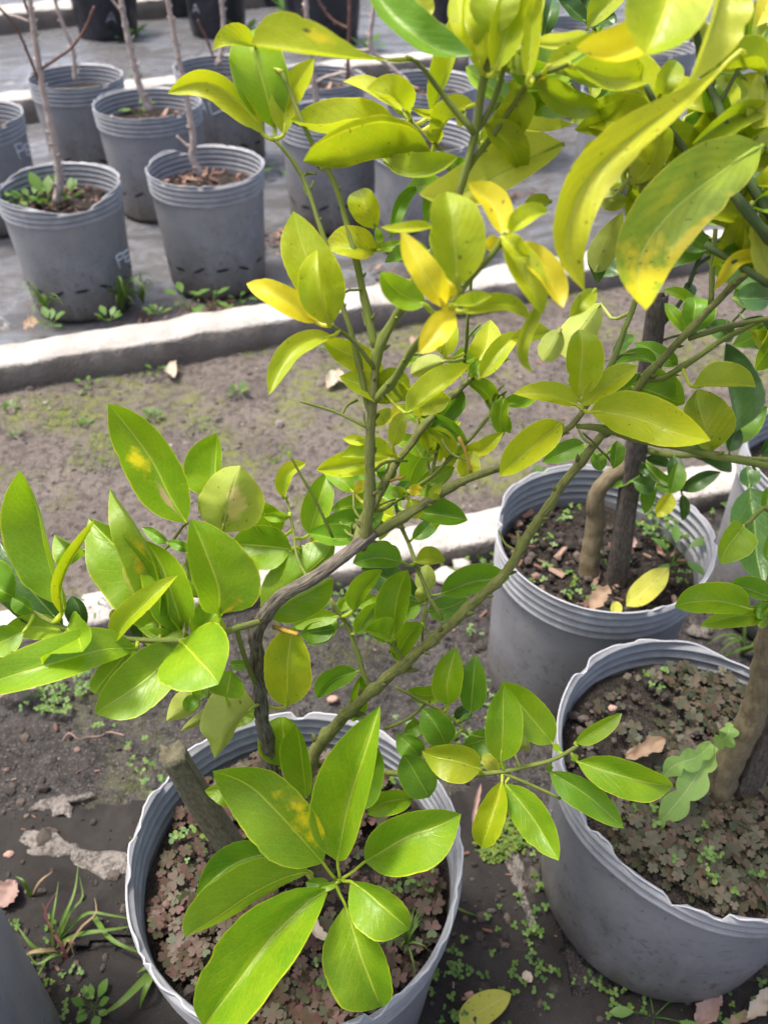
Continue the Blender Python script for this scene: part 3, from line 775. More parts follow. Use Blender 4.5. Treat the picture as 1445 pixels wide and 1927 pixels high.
A.branch([(812, 895, .61), (837, 787, .62), (850, 735, .62)], 8, 6)
A.branch([(560, 1640, .795), (585, 1440, .73), (660, 1337, .69), (742, 1265, .665), (830, 1190, .64), (905, 1120, .62), (950, 1080, .61), (1010, 985, .59), (1060, 910, .575), (1130, 822, .56), (1180, 755, .55), (1230, 696, .54), (1290, 630, .53), (1340, 575, .52), (1400, 520, .51), (1460, 465, .50)], 31, 14, BRANCH, 'branch', .12, nodes=1)
A.branch([(1215, 716, .543), (1258, 706, .54), (1357, 641, .53), (1424, 606, .525)], 13, 10, nodes=1)
A.branch([(1296, 636, .531), (1360, 617, .53), (1420, 604, .525), (1460, 598, .52)], 14, 12)
A.branch([(1337, 576, .522), (1341, 500, .515), (1346, 430, .51)], 12, 10)
A.branch([(832, 1166, .64), (804, 1113, .65), (784, 1068, .655), (770, 1024, .66), (755, 990, .66), (744, 946, .63)], 9, 8, nodes=1)
A.branch([(763, 1248, .66), (742, 1217, .655), (727, 1206, .65)], 8, 6)
A.branch([(697, 1300, .68), (671, 1230, .675), (653, 1179, .67), (638, 1153, .665), (621, 1128, .66)], 11, 9)
A.branch([(795, 1215, .66), (797, 1160, .665), (806, 1120, .67)], 6, 5)
# right sprig from the long branch
A.branch([(742, 1292, .665), (800, 1322, .67), (845, 1348, .67), (880, 1382, .67)], 7, 6)
A.branch([(724, 1372, .69), (770, 1352, .68), (808, 1318, .675)], 8, 6)
A.branch([(600, 1440, .735), (660, 1452, .71), (727, 1454, .69), (840, 1462, .67), (942, 1453, .66), (1000, 1440, .655), (1046, 1427, .65), (1085, 1405, .648)], 15, 8, nodes=1)
A.branch([(945, 1455, .66), (1000, 1478, .66), (1055, 1503, .66)], 9, 7)
# left sprig
A.branch([(500, 1166, .566), (428, 1188, .545), (360, 1204, .535), (252, 1204, .53), (176, 1186, .53), (122, 1181, .53), (65, 1152, .53), (20, 1122, .53)], 15, 8, nodes=1)
A.branch([(445, 1184, .55), (462, 1240, .575), (480, 1285, .60)], 11, 11)
A.branch([(345, 1205, .535), (350, 1120, .545), (352, 1040, .55), (352, 985, .55), (300, 1040, .555), (262, 1000, .56)], 7, 5)
A.branch([(580, 1090, .545), (560, 1050, .57), (548, 975, .585), (538, 935, .59)], 8, 5)
A.branch([(500, 1330, .63), (455, 1325, .64), (400, 1312, .645), (368, 1308, .65)], 7, 5)
# foreground rosette shoot
A.branch([(535, 1560, .74), (575, 1640, .69), (610, 1668, .65), (640, 1656, .62)], 14, 9)
A.branch([(600, 1480, .70), (585, 1500, .68), (545, 1470, .66)], 8, 6)
# upper twigs
A.branch([(893, 250, .405), (855, 205, .40), (824, 166, .395), (789, 120, .385), (765, 108, .38)], 15, 9)
A.branch([(868, 345, .418), (885, 310, .415), (915, 268, .41), (950, 220, .405), (985, 165, .39), (1015, 140, .38), (1070, 120, .37)], 12, 10, nodes=1)
A.branch([(893, 250, .405), (925, 200, .40), (945, 130, .39), (955, 60, .38)], 14, 10)
A.branch([(860, 370, .42), (836, 292, .455), (820, 274, .46), (795, 249, .465), (772, 222, .47)], 8, 6)
A.branch([(815, 480, .44), (770, 470, .47), (730, 468, .48), (712, 466, .485)], 7, 5)
A.branch([(873, 690, .60), (878, 640, .57), (884, 560, .55), (888, 500, .54)], 8, 7)
A.branch([(1098, 772, .52), (1148, 690, .53), (1177, 615, .535), (1205, 540, .54)], 12, 13)
A.branch([(1098, 815, .525), (1125, 842, .56), (1152, 872, .60)], 5, 4)
A.branch([(515, 1180, .57), (540, 1188, .56), (560, 1194, .55)], 11, 9, STUBC, 'cut_stub')
A.branch([(886, 892, .54), (876, 850, .535), (863, 822, .532)], 6, 8, STUBC, 'cut_stub')
A.branch([(735, 905, .562), (752, 900, .555), (760, 897, .553)], 6, 7, STUBC, 'cut_stub')
A.leaves('''
# rosette
g 540,1441 530,1352 / 47 40 / .665 .65 / blunt=1
G 673,1523 708,1390 / 30 28 / .66 .65
g 577,1500 567,1420 560,1355 / 38 19 / .655 .63
G 523,1600 455,1620 381,1662 / 22 46 / .66 .68
g1 607,1624 514,1519 415,1429 / 64 64 / .615 .59 / arch=-.012
g 635,1620 655,1520 683,1430 715,1342 / 74 24 / .615 .585
g 687,1622 776,1572 870,1542 / 58 46 / .62 .61
g 650,1705 682,1805 718,1907 / 52 66 / .625 .62
g 660,1660 708,1694 771,1756 / 43 50 / .61 .59
g 583,1641 523,1658 442,1703 341,1777 / 42 74 / .645 .64 / sl=1 sr=-1
g 617,1675 583,1695 514,1763 450,1845 375,1955 / 38 84 / .61 .57
G 622,1671 575,1660 / 16 / .62
g 635,1662 595,1674 / 7 / .605
g 446,1513 418,1492 390,1480 / 17 / .70
g 778,1502 735,1508 692,1523 / 14 24 / .68
# right sprig
g 943,1434 946,1360 946,1285 / 32 / .655 .64 / wing=8
g 1040,1399 996,1347 937,1275 / 32 32 / .66 .66 / wing=8
y 904,1449 859,1432 795,1423 / 34 33 / .655 .65 / wing=6
y 945,1470 936,1505 922,1550 907,1606 / 12 33 / .655 .64
g 950,1476 996,1531 1045,1608 / 29 31 / .658 .64
g 1082,1399 1120,1375 1171,1343 / 15 16 / .655
g 1086,1434 1178,1463 1274,1486 / 34 29 / .65 .64 / wing=8
G 1034,1453 1098,1492 1165,1548 / 25 27 / .66 .66 / wing=8
g 844,1327 842,1282 859,1219 / 29 22 / .668 .66 / wing=5
G 886,1341 890,1285 897,1235 / 25 21 / .668 .66 / wing=6
G 840,1402 818,1362 794,1331 / 26 28 / .675 .67
G 930,1385 872,1405 / 27 24 / .69
G 807,1501 782,1457 758,1414 / 29 31 / .68 .67
G 791,1425 768,1400 745,1383 / 20 22 / .69
G 795,1362 760,1379 / 14 / .69
o 960,1380 1000,1414 / 14 18 / .70
p 937,1450 905,1415 / 13 / .69
d 855,1350 888,1330 / 14 / .70
d 830,1355 806,1345 / 14 / .70
# left sprig
d 119,1180 60,1110 -5,1020 / 48 42 / .56
g 121,1142 114,1097 93,1025 77,957 66,888 / 74 18 / .53 .50 / tw=1.02
y 116,1156 113,1110 130,1060 165,1010 204,977 / 9 10 / .52 .50 / tw=2.6
G 28,1125 -5,1108 -50,1090 / 20 58 / .53
G 63,1152 26,1124 / 15 / .53
g 257,1221 201,1221 117,1244 0,1277 -45,1292 / 31 50 / .525 .50 / tw=1.02
g 126,1183 146,1198 157,1226 / 52 72 / .53 .485 / pos=.30 tw=1.1
g 45,1188 10,1205 -30,1220 / 26 / .525
g 165,1040 107,1006 / 42 8 / .56
g 306,1191 285,1110 240,1052 164,976 / 72 46 / .55 .545
g 345,1190 327,1128 289,1015 / 42 44 / .545 .55
v1 302,1178 302,1080 264,1000 228,955 179,915 / 52 9 / .54 .51 / tw=1.15
o 262,1128 250,1080 257,1030 / 24 18 / .53
y 211,1212 240,1170 275,1135 327,1085 / 26 14 / .52 .505
g 345,1205 297,1258 240,1303 181,1341 / 50 47 / .54 .52
g 340,1208 372,1240 415,1284 / 78 66 / .53 .49 / pos=.36 tw=1.02
g 330,1205 262,1195 / 16 18 / .545
y 232,1150 210,1168 / 12 / .56
g 412,938 405,880 411,816 / 52 24 / .57
g2 351,984 317,928 288,870 248,812 213,763 / 44 53 / .55 .53
o1 416,1002 428,955 441,905 453,876 / 68 58 / .545 .52 / pos=.42
g3 412,1156 411,1110 396,1066 376,1010 362,977 / 24 80 / .535 .51 / pos=.36 tw=1.03
g 549,1034 507,1028 436,1022 / 44 40 / .59
g 520,1010 487,945 / 20 28 / .60
g3 492,1146 556,1095 608,1050 629,1016 / 54 22 / .59 .58 / sl=1 sr=1
g 500,1158 560,1125 629,1087 / 22 46 / .60 / sl=1 sr=1
y 540,1329 541,1255 547,1205 558,1176 / 40 47 / .61 .58
G 505,1252 520,1212 / 12 / .60
o 482,1328 449,1352 427,1379 420,1402 404,1428 / 10 66 / .61 .60 / pos=.34
o 372,1308 318,1352 / 20 24 / .64
o 415,1322 380,1350 339,1377 / 10 9 / .63
G 390,1290 362,1315 / 12 / .635
G 370,1308 351,1336 / 13 / .635
d 418,1335 376,1351 / 12 / .645
g 485,1342 445,1348 402,1360 / 18 / .65
G 468,1252 430,1250 / 10 / .59
g 425,1312 437,1258 / 32 / .57
g 392,1122 350,1055 / 26 / .56
G 358,1035 318,1018 / 9 / .55
G 315,1022 270,992 / 10 / .57
g 400,1160 372,1170 / 18 / .56
m 532,936 545,890 578,872 / 18 10 / .585
g 581,1006 598,950 616,887 / 24 25 / .60
g 545,972 497,972 / 10 8 / .585
d 300,1190 270,1140 / 40 30 / .565
d 160,1180 140,1120 / 20 18 / .56
# middle cluster
y 625,632 590,640 553,660 525,700 508,745 / 17 21 / .465 .45
y 625,608 602,540 570,465 553,402 / 46 47 / .475 .46
Y 598,607 528,560 458,524 / 23 22 / .467 .46
y 618,608 602,545 596,466 / 40 5 / .46 .45 / tw=1.05
y 722,705 670,672 609,648 / 26 22 / .51
y 742,757 690,728 639,712 / 20 24 / .515
v 762,752 735,728 706,712 / 26 32 / .505
y 765,778 800,750 840,722 880,694 / 35 9 / .49 .485 / tw=1.02
y 845,748 810,757 771,776 / 22 16 / .56
o 837,679 805,690 772,708 / 10 22 / .58
g 893,674 845,688 / 10 20 / .605
g 888,706 906,680 / 12 / .605
y 903,712 935,665 979,621 / 18 17 / .60
y 837,672 840,632 837,592 / 24 19 / .57
Y 855,588 825,620 789,667 / 24 23 / .372 .365
Y 757,763 735,785 712,796 / 8 / .53
y 739,840 748,805 763,772 / 15 / .53
y 805,848 803,815 793,780 / 15 13 / .605
g 795,860 775,835 733,825 / 14 / .605
y 692,832 645,825 / 9 / .55
y 742,858 690,858 643,861 / 6 31 / .555
y 732,864 670,875 597,885 / 20 26 / .565
G 725,862 728,910 / 18 / .58
g 665,926 640,900 608,886 / 15 17 / .585
Y 666,926 692,904 / 9 / .58
g 704,942 665,950 622,960 / 11 17 / .595
G 724,988 660,985 589,1012 / 15 26 / .60
y 585,1026 608,995 635,965 / 11 / .60
g 764,927 730,925 / 10 / .60
Y 768,924 796,920 / 10 / .60
y 770,940 790,976 / 15 / .605
G 775,962 820,968 878,979 / 29 16 / .625
g 779,931 812,905 854,880 / 18 19 / .625
m 870,900 880,878 889,849 / 20 / .55
v 826,938 816,928 832,911 / 9 / .54
G 757,1058 710,1050 664,1059 / 15 30 / .63
v 782,1058 838,1054 / 26 4 / .645 / tw=1.1
g 665,1150 680,1112 719,1071 / 23 11 / .65
d 785,1128 735,1095 680,1068 / 26 28 / .68
g 741,1194 744,1146 753,1105 766,1069 / 35 20 / .645 .63
g 736,1200 715,1193 687,1188 / 2 33 / .638 .63 / pos=.32
g 668,1192 690,1160 709,1132 / 15 18 / .665
g 672,1142 711,1120 / 12 / .675
o 797,1115 805,1062 / 18 / .69
o 800,1105 790,1134 / 13 / .67
G 830,1118 890,1095 958,1087 / 32 17 / .665
G 805,1150 845,1143 880,1126 / 22 / .67
g 637,1160 590,1165 550,1181 / 15 / .665
G 630,1183 600,1188 566,1192 / 18 / .67
g 640,1150 655,1120 / 10 / .675
y 705,800 735,770 / 12 / .53
g 690,1010 660,1000 / 12 / .60
G 700,880 660,900 / 14 / .60
g 850,860 880,840 / 10 / .62
d 745,940 770,905 / 14 / .64
# cluster at the end of the right branch
g 1190,728 1230,738 1281,762 / 40 27 / .55
y 1087,750 1094,680 1098,611 / 32 31 / .522 .51
y 1094,764 1140,728 1203,686 / 26 15 / .52
y 1087,762 1035,745 969,737 / 15 23 / .52
y 1056,795 1003,840 933,899 / 22 34 / .518 .50
y 1110,775 1140,775 1213,792 1309,835 / 44 43 / .515 .50
v 1341,848 1325,800 1304,735 / 46 40 / .535 .55
y 1303,727 1370,728 1432,726 / 45 2 / .525 / tw=1.03
G 1100,835 1065,850 1024,868 / 16 19 / .60
G 1160,830 1157,882 / 13 / .58
G 1118,850 1133,886 / 14 / .60
# upper left sprig
y 496,252 487,232 444,187 394,158 305,155 / 30 11 / .465 .45 / tw=1.05
g 517,240 502,180 478,95 462,45 / 52 50 / .47 .46
y 534,252 540,200 565,150 592,114 / 27 24 / .465 .45
m 482,86 440,80 397,88 / 17 23 / .455
g 485,78 502,48 / 12 / .46
y1 772,110 690,112 600,104 540,99 476,97 / 18 55 / .382 .37 / pos=.76 tw=1.05
G 690,-30 760,50 820,92 886,128 / 34 32 / .375 .37
p 765,-30 790,20 807,48 / 28 / .39
y 811,213 835,160 860,83 888,0 / 31 8 / .465 .45
p 757,212 706,181 645,149 / 10 24 / .475
y 770,216 745,190 690,174 / 13 32 / .465 .455
y 875,208 825,215 771,211 / 14 3 / .46
Y 830,212 876,206 / 10 / .465
y 822,272 812,240 / 14 / .465
y 752,248 680,245 610,252 554,258 / 6 60 / .475 .47 / tw=1.02
y 812,288 714,300 617,322 577,333 / -42 62 / .463 .45 / tw=1.06
v 722,300 770,332 859,312 / 32 17 / .455
G 785,350 755,385 733,446 / 13 10 / .47
m 708,430 690,390 674,348 / 31 17 / .48 .475
g 718,459 708,430 / 7 / .48
m 710,470 660,465 608,458 / 26 33 / .49
g 714,470 756,457 / 9 / .475
# upper middle
y 905,132 893,60 885,-25 / 24 20 / .385
y 928,137 957,50 980,-45 / 30 30 / .38
v 926,66 934,-40 / 48 44 / .375
y 915,120 870,40 858,-20 / 26 24 / .39
y 940,110 985,40 1015,-40 / 26 26 / .385
y 993,152 1001,60 1010,-25 / 18 13 / .365
Y 1028,122 990,130 950,133 / 8 17 / .45
y 905,268 960,225 1040,165 1084,135 / 28 21 / .43 .44
p 905,247 980,245 1069,252 / 24 10 / .45
p 1060,270 999,297 914,342 783,410 / 42 48 / .44 .43 / arch=-.006
v 862,541 853,440 842,347 / 48 54 / .372 .36 / arch=-.004
y 815,425 760,431 716,434 / 9 12 / .38
Y 947,442 925,385 879,350 / 22 28 / .372
Y 940,450 916,474 / 15 / .375
Y 838,578 800,515 754,446 / 26 26 / .376 .365
Y 850,565 842,500 / 18 / .385
g 800,572 755,553 716,514 / 26 23 / .385
y 852,574 890,575 927,556 / 21 5 / .37
y 866,586 950,572 1001,601 / 17 15 / .375
y 955,438 1000,405 1030,402 / 22 14 / .365
y 945,446 970,470 993,487 / 17 / .36
y 950,456 980,510 1024,588 / 32 24 / .365
Y 972,456 1030,520 1052,588 / 28 22 / .37
v 1035,378 985,386 / 13 / .43
v 1020,560 984,635 981,681 998,708 / 14 9 / .38
o 1054,618 1040,650 1019,682 / 20 21 / .45
y 1032,622 995,630 958,642 / 15 / .50
v 1120,545 1075,592 / 15 / .42
o 1130,570 1080,640 1060,680 / 30 / .62
p 1003,80 1060,82 1128,56 / 12 15 / .375
y 1030,124 1065,104 1112,74 / 15 / .372
''')

C = Tree('citrus_tree', tuple(gz(1105, 1088, .24)), 'citrus tree with a crooked trunk tied to a lath in the pot behind', 'tree', 'young citrus trees')
C.branch([(1106, 1092, 1.115), (1112, 1040, 1.09), (1120, 985, 1.065), (1122, 935, 1.035), (1145, 900, 1.015), (1195, 858, .99), (1206, 800, .965), (1215, 700, .93), (1237, 622, .90)], 46, 20, BROWN, 'trunk', .08)
for a in ([(1108, 1088, 1.115), (1080, 1085, 1.115), (1045, 1070, 1.125), (1000, 1048, 1.135)], [(1112, 1092, 1.112), (1122, 1112, 1.10), (1128, 1130, 1.095)], [(1100, 1090, 1.113), (1085, 1098, 1.11), (1065, 1100, 1.11)]):
    C.branch(a, 11, 5, BROWN, 'root')
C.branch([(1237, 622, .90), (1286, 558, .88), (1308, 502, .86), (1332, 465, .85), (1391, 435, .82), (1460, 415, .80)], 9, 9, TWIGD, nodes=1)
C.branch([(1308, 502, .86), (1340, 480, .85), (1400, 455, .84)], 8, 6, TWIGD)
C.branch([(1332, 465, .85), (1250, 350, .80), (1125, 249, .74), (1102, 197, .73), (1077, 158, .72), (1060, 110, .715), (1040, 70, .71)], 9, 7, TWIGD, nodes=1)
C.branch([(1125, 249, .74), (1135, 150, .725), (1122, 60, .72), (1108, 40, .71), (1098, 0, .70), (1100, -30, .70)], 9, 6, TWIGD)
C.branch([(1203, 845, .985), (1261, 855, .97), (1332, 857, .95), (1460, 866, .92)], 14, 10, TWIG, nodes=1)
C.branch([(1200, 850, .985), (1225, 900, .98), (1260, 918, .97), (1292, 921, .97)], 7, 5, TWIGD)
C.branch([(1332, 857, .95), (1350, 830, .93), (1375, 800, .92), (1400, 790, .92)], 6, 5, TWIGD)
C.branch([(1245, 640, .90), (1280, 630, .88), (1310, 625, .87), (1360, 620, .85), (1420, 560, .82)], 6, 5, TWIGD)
C.leaves('''
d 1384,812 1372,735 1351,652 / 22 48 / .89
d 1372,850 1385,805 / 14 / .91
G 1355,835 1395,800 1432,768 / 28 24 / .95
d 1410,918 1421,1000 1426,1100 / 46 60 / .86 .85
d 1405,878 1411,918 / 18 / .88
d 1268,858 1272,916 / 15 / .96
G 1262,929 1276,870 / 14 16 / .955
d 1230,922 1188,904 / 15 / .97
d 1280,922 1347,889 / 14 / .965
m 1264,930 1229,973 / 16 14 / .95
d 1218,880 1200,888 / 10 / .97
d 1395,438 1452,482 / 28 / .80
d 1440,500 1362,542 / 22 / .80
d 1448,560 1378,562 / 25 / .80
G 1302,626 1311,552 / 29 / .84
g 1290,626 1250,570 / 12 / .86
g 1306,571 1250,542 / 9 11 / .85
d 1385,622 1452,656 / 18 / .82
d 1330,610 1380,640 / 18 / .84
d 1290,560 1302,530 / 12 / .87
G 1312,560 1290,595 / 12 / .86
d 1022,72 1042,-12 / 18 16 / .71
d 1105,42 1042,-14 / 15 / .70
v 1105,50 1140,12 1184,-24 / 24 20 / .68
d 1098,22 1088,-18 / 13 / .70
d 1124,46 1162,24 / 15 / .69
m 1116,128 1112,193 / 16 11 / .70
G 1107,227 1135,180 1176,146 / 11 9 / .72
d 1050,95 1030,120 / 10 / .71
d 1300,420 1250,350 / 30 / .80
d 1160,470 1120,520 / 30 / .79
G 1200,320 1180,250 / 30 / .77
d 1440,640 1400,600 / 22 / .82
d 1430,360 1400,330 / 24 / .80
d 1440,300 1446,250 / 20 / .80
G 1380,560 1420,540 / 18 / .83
''')
b = Tree('citrus_tree', tuple(gz(1352, 1508, .25)), 'citrus tree at the right edge leaning thick grey-brown trunk over green-brown clover', 'tree', 'young citrus trees')
b.branch([(1350, 1515, .872), (1362, 1460, .845), (1385, 1405, .82), (1408, 1365, .80), (1432, 1290, .765), (1447, 1190, .72), (1465, 1080, .68), (1530, 700, .55), (1500, 500, .45), (1450, 408, .405)], 64, 20, BROWN, 'trunk', .09)
b.branch([(1450, 408, .405), (1391, 312, .402), (1373, 260, .40), (1350, 200, .40), (1326, 145, .40), (1308, 60, .38), (1300, -30, .36)], 22, 14, TWIGD, nodes=1)
b.branch([(1460, 460, .42), (1445, 444, .405), (1415, 412, .40), (1380, 368, .40), (1340, 338, .405), (1299, 299, .41), (1272, 260, .405), (1245, 222, .40), (1215, 160, .39)], 25, 12, TWIGD, nodes=1)
b.branch([(1530, 600, .50), (1445, 533, .42), (1385, 496, .42), (1326, 460, .42)], 19, 15, TWIGD, nodes=1)
b.branch([(1340, 338, .41), (1270, 360, .43), (1219, 345, .44), (1191, 330, .44), (1172, 288, .44)], 12, 13, TWIG, nodes=1)
b.branch([(1391, 312, .402), (1420, 285, .405), (1440, 277, .41)], 10, 7, TWIGD)
b.branch([(1350, 200, .40), (1390, 130, .40), (1412, 88, .40), (1440, 140, .40), (1460, 200, .40)], 9, 8, TWIGD)
b.branch([(1470, 1070, .68), (1446, 958, .62), (1411, 982, .62), (1398, 990, .62)], 12, 9, TWIG)
b.branch([(1455, 1140, .70), (1440, 1128, .67), (1419, 1146, .65)], 9, 7, TWIG)
for a in ([(1352, 1510, .872), (1356, 1540, .868), (1360, 1572, .862)], [(1345, 1508, .874), (1340, 1535, .872), (1345, 1555, .868)], [(1365, 1505, .872), (1385, 1530, .868), (1380, 1555, .862)], [(1345, 1512, .875), (1310, 1535, .876), (1285, 1540, .876)], [(1362, 1508, .872), (1395, 1520, .866), (1420, 1490, .862)]):
    b.branch(a, 9, 3, ROOT, 'root')
b.leaves('''
m1 1432,274 1378,306 1265,396 1200,490 1176,614 / 66 66 / .388 .375 / arch=-.006 tw=1.08
Y1 1397,92 1290,185 1170,275 1100,350 1068,430 1068,490 1100,548 / 40 40 / .378 .365 / pos=.66 arch=-.02
v 1442,138 1395,126 1332,140 / 9 42 / .40
Y 1290,15 1190,92 1068,125 / 34 44 / .335
y 1275,-70 1242,40 1198,134 / 70 78 / .325 .32
p 1368,-45 1347,30 1314,130 / 58 22 / .335
v 1412,86 1422,2 / 15 20 / .395
o 1285,275 1240,195 1198,108 / 52 48 / .425
v 1238,185 1278,108 / 20 / .40
G 1246,292 1234,225 / 40 36 / .445
v 1292,215 1350,190 1412,168 / 28 / .46
G 1280,247 1352,210 / 17 / .44
v 1448,200 1370,225 1288,287 / 30 9 / .41
p 1452,140 1400,265 / 42 36 / .415
Y 1455,-15 1428,42 / 22 / .40
o 1130,368 1180,386 / 20 12 / .50
o 1120,512 1162,410 / 24 / .50
d 1115,470 1126,532 / 15 / .52
v 1185,345 1255,295 / 36 / .48
v 1172,290 1140,360 / 30 / .50
G 1230,380 1290,330 / 34 / .47
d 1350,300 1420,250 / 26 / .46
o 1225,165 1170,140 1130,150 / 30 26 / .47
v 1300,200 1330,260 1322,330 / 34 30 / .48
G 1190,330 1150,260 1148,200 / 32 30 / .52
v 1215,340 1200,410 1215,450 / 30 / .50
G 1320,150 1370,110 1400,40 / 26 28 / .46
y 1375,265 1430,215 1455,205 / 26 / .43
G 1340,335 1390,390 1400,440 / 24 26 / .47
o 1345,215 1400,200 1450,230 / 24 / .45
d 1300,300 1260,330 1210,400 / 30 / .52
v 1440,280 1452,330 / 26 / .42
G 1410,90 1380,40 1385,-20 / 24 / .43
y 1300,-30 1350,-20 1400,10 / 22 / .39
v 1175,300 1120,290 1095,320 / 22 / .50
G 1420,100 1450,60 / 18 / .42
Y 1440,488 1385,490 1343,546 / 12 13 / .425
g 1399,990 1378,1018 1347,1060 / 31 30 / .615 .60 / pos=.28
G 1450,1005 1440,1055 / 12 / .63
G 1447,1124 1405,1108 1364,1094 / 13 23 / .66
g 1411,1146 1345,1131 1252,1137 / 17 34 / .645 .64
g 1447,1157 1380,1160 1315,1178 / 17 18 / .66
G 1416,1143 1448,1152 / 15 / .655
g 1420,1150 1450,1170 / 20 / .665
G 1440,960 1450,915 / 18 / .62
''')
def fill(tree, box, n, L0, L1, types, seed, dd, ratio=(.19, .26)):
    rnd = random.Random(seed); S = [q for q in tree.samples if box[0] < q[0] < box[2] and box[1] < q[1] < box[3]]
    for i in range(n):
        x, y, z, p = rnd.choice(S); a = rnd.random() * 6.283; L = rnd.uniform(L0, L1); bend = rnd.uniform(-.35, .35)
        x0, y0 = x + 10 * math.cos(a), y + 10 * math.sin(a); d0 = z + rnd.uniform(.004, .012)
        P = [(x0, y0), (x0 + .5 * L * math.cos(a), y0 + .5 * L * math.sin(a)), (x0 + L * math.cos(a + bend), y0 + L * math.sin(a + bend))]
        wv = L * rnd.uniform(*ratio); f = rnd.uniform(.35, 1.)
        tree.leaf(rnd.choice(types), P, wv * (f if i % 2 else 1), wv * (1 if i % 2 else f), d0, d0 + rnd.uniform(*dd))
def stubs(tree, box, n, seed):
    rnd = random.Random(seed); S = [q for q in tree.samples if box[0] < q[0] < box[2] and box[1] < q[1] < box[3]]
    for i in range(n):
        x, y, z, p = rnd.choice(S); a = -1.57 + rnd.uniform(-1.3, 1.3); L = rnd.uniform(25, 75)
        tree.branch([(x, y, z), (x + .5 * L * math.cos(a), y + .5 * L * math.sin(a), z + .006), (x + L * math.cos(a + .3), y + L * math.sin(a + .3), z + rnd.uniform(-.01, .02))], 6, 4, TWIG, 'twig', .15, nodes=1)
stubs(A, (640, 640, 960, 1000), 16, 3); stubs(A, (600, 1000, 1000, 1300), 8, 4); stubs(A, (540, 150, 700, 640), 8, 5); stubs(A, (1000, 560, 1440, 860), 8, 6); stubs(C, (1200, 420, 1450, 700), 6, 7); stubs(b, (1200, 150, 1445, 460), 8, 8)
fill(b, (1150, -40, 1445, 420), 40, 90, 170, 'gvvyyop', 5, (.02, .07))
fill(b, (1330, 420, 1460, 540), 6, 70, 120, 'GvG', 6, (.03, .08))
fill(A, (880, -30, 1080, 260), 16, 100, 170, 'yyvggp', 7, (.03, .08))
fill(A, (760, 220, 860, 480), 7, 70, 110, 'yGyg', 8, (.02, .05))
fill(A, (742, 700, 960, 1000), 24, 50, 105, 'ggyGy', 9, (.01, .05))
fill(A, (620, 1000, 840, 1300), 10, 60, 110, 'gGG', 10, (.01, .04))
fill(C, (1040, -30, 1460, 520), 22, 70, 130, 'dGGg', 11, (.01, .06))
fill(C, (1200, 830, 1460, 930), 8, 50, 90, 'dG', 12, (.0, .05))
fill(A, (1150, 560, 1460, 720), 8, 60, 110, 'gGy', 13, (.02, .06))
fill(A, (60, 1150, 420, 1215), 8, 90, 160, 'ggG', 14, (.02, .06))
# saplings of the far bed: leafless
def sap(key, label, parts):
    p = POTS[key]
    t = Tree('bare_sapling', (p['X'], p['Y'], p['soil']), label, 'sapling', 'leafless saplings')
    for q in parts:
        P = [Vector((*a, 0)) for a in q[0]]
        pts = []
        for i, a in enumerate(q[0]):
            d = ray(*a); Yv = p['Y'] + q[3] * i if len(q) > 3 else p['Y']
            pts.append((a[0], a[1], Yv / d.y))
        t.branch(pts, q[1], q[2], q[4] if len(q) > 4 else STEM, 'trunk' if q is parts[0] else 'branch', .1, nodes=1)
sap('1', 'leafless sapling in the weedy pot with one long pink side shoot', [
    ([(107, 382), (112, 335), (105, 290), (95, 232), (80, 165), (68, 85), (56, 0), (48, -60)], 17, 10),
    ([(77, 130), (106, 110), (137, 86), (162, 48), (177, 12)], 6, 5, -.01, TWIGR), ([(74, 155), (60, 118), (40, 70), (18, 34), (-10, 5)], 6, 5, -.01, TWIGR), ([(55, 40), (35, 32), (18, 28)], 6, 4), ([(56, 30), (46, 0), (40, -40)], 6, 4, 0., TWIGR)])
sap('2', 'leafless sapling in the mulched pot by the kerb', [
    ([(376, 330), (366, 305), (361, 288), (364, 262), (355, 205), (348, 165), (336, 108), (325, 50), (316, 0), (308, -60)], 15, 9),
    ([(360, 282), (346, 268), (332, 255)], 5, 4), ([(330, 32), (320, 30), (314, 32)], 4, 3)])
sap('3', 'leafless sapling in the second row pot', [
    ([(284, 208), (276, 196), (263, 162), (254, 125), (247, 98), (236, 45), (228, 0), (222, -50)], 15, 10), ([(235, 30), (220, 10), (205, -10)], 6, 4)])
sap('4', 'slim leafless sapling in the pot beside the pale kerb', [([(142, 152), (139, 110), (135, 85), (122, 54), (108, 15), (98, -20)], 10, 7)])
sap('5', 'leafless sapling in the pot with pen letters AL', [([(408, 124), (416, 100), (421, 60), (419, 20), (414, -20)], 11, 9), ([(402, 108), (390, 75), (376, 48), (372, 36)], 5, 4, 0., TWIGR)])
sap('6', 'forked leafless sapling with a long pink side branch', [
    ([(654, 150), (655, 110), (657, 40), (659, -20)], 8, 7, 0., TWIGR), ([(657, 54), (630, 40), (612, 22), (594, -10)], 6, 5, 0., TWIGR), ([(655, 134), (632, 140), (605, 148), (568, 172)], 7, 5), ([(660, 128), (668, 145), (672, 150)], 5, 4)])
sap('9', 'pale leafless sapling behind the tilted yellow leaf', [([(600, 215), (590, 150), (582, 77), (577, 30), (574, -30)], 13, 10), ([(582, 60), (572, 30), (569, 15)], 5, 4, 0., TWIGR)])
sap('7', 'pale leafless sapling between the upper citrus leaves', [([(770, 158), (740, 130), (705, 100), (696, 80), (700, 40), (706, 0)], 10, 9), ([(700, 92), (680, 95), (640, 97)], 7, 5)])
sap('10', 'leafless sapling rising behind the citrus shoot', [([(930, 112), (900, 85), (880, 72), (884, 30), (888, -20)], 11, 9)])
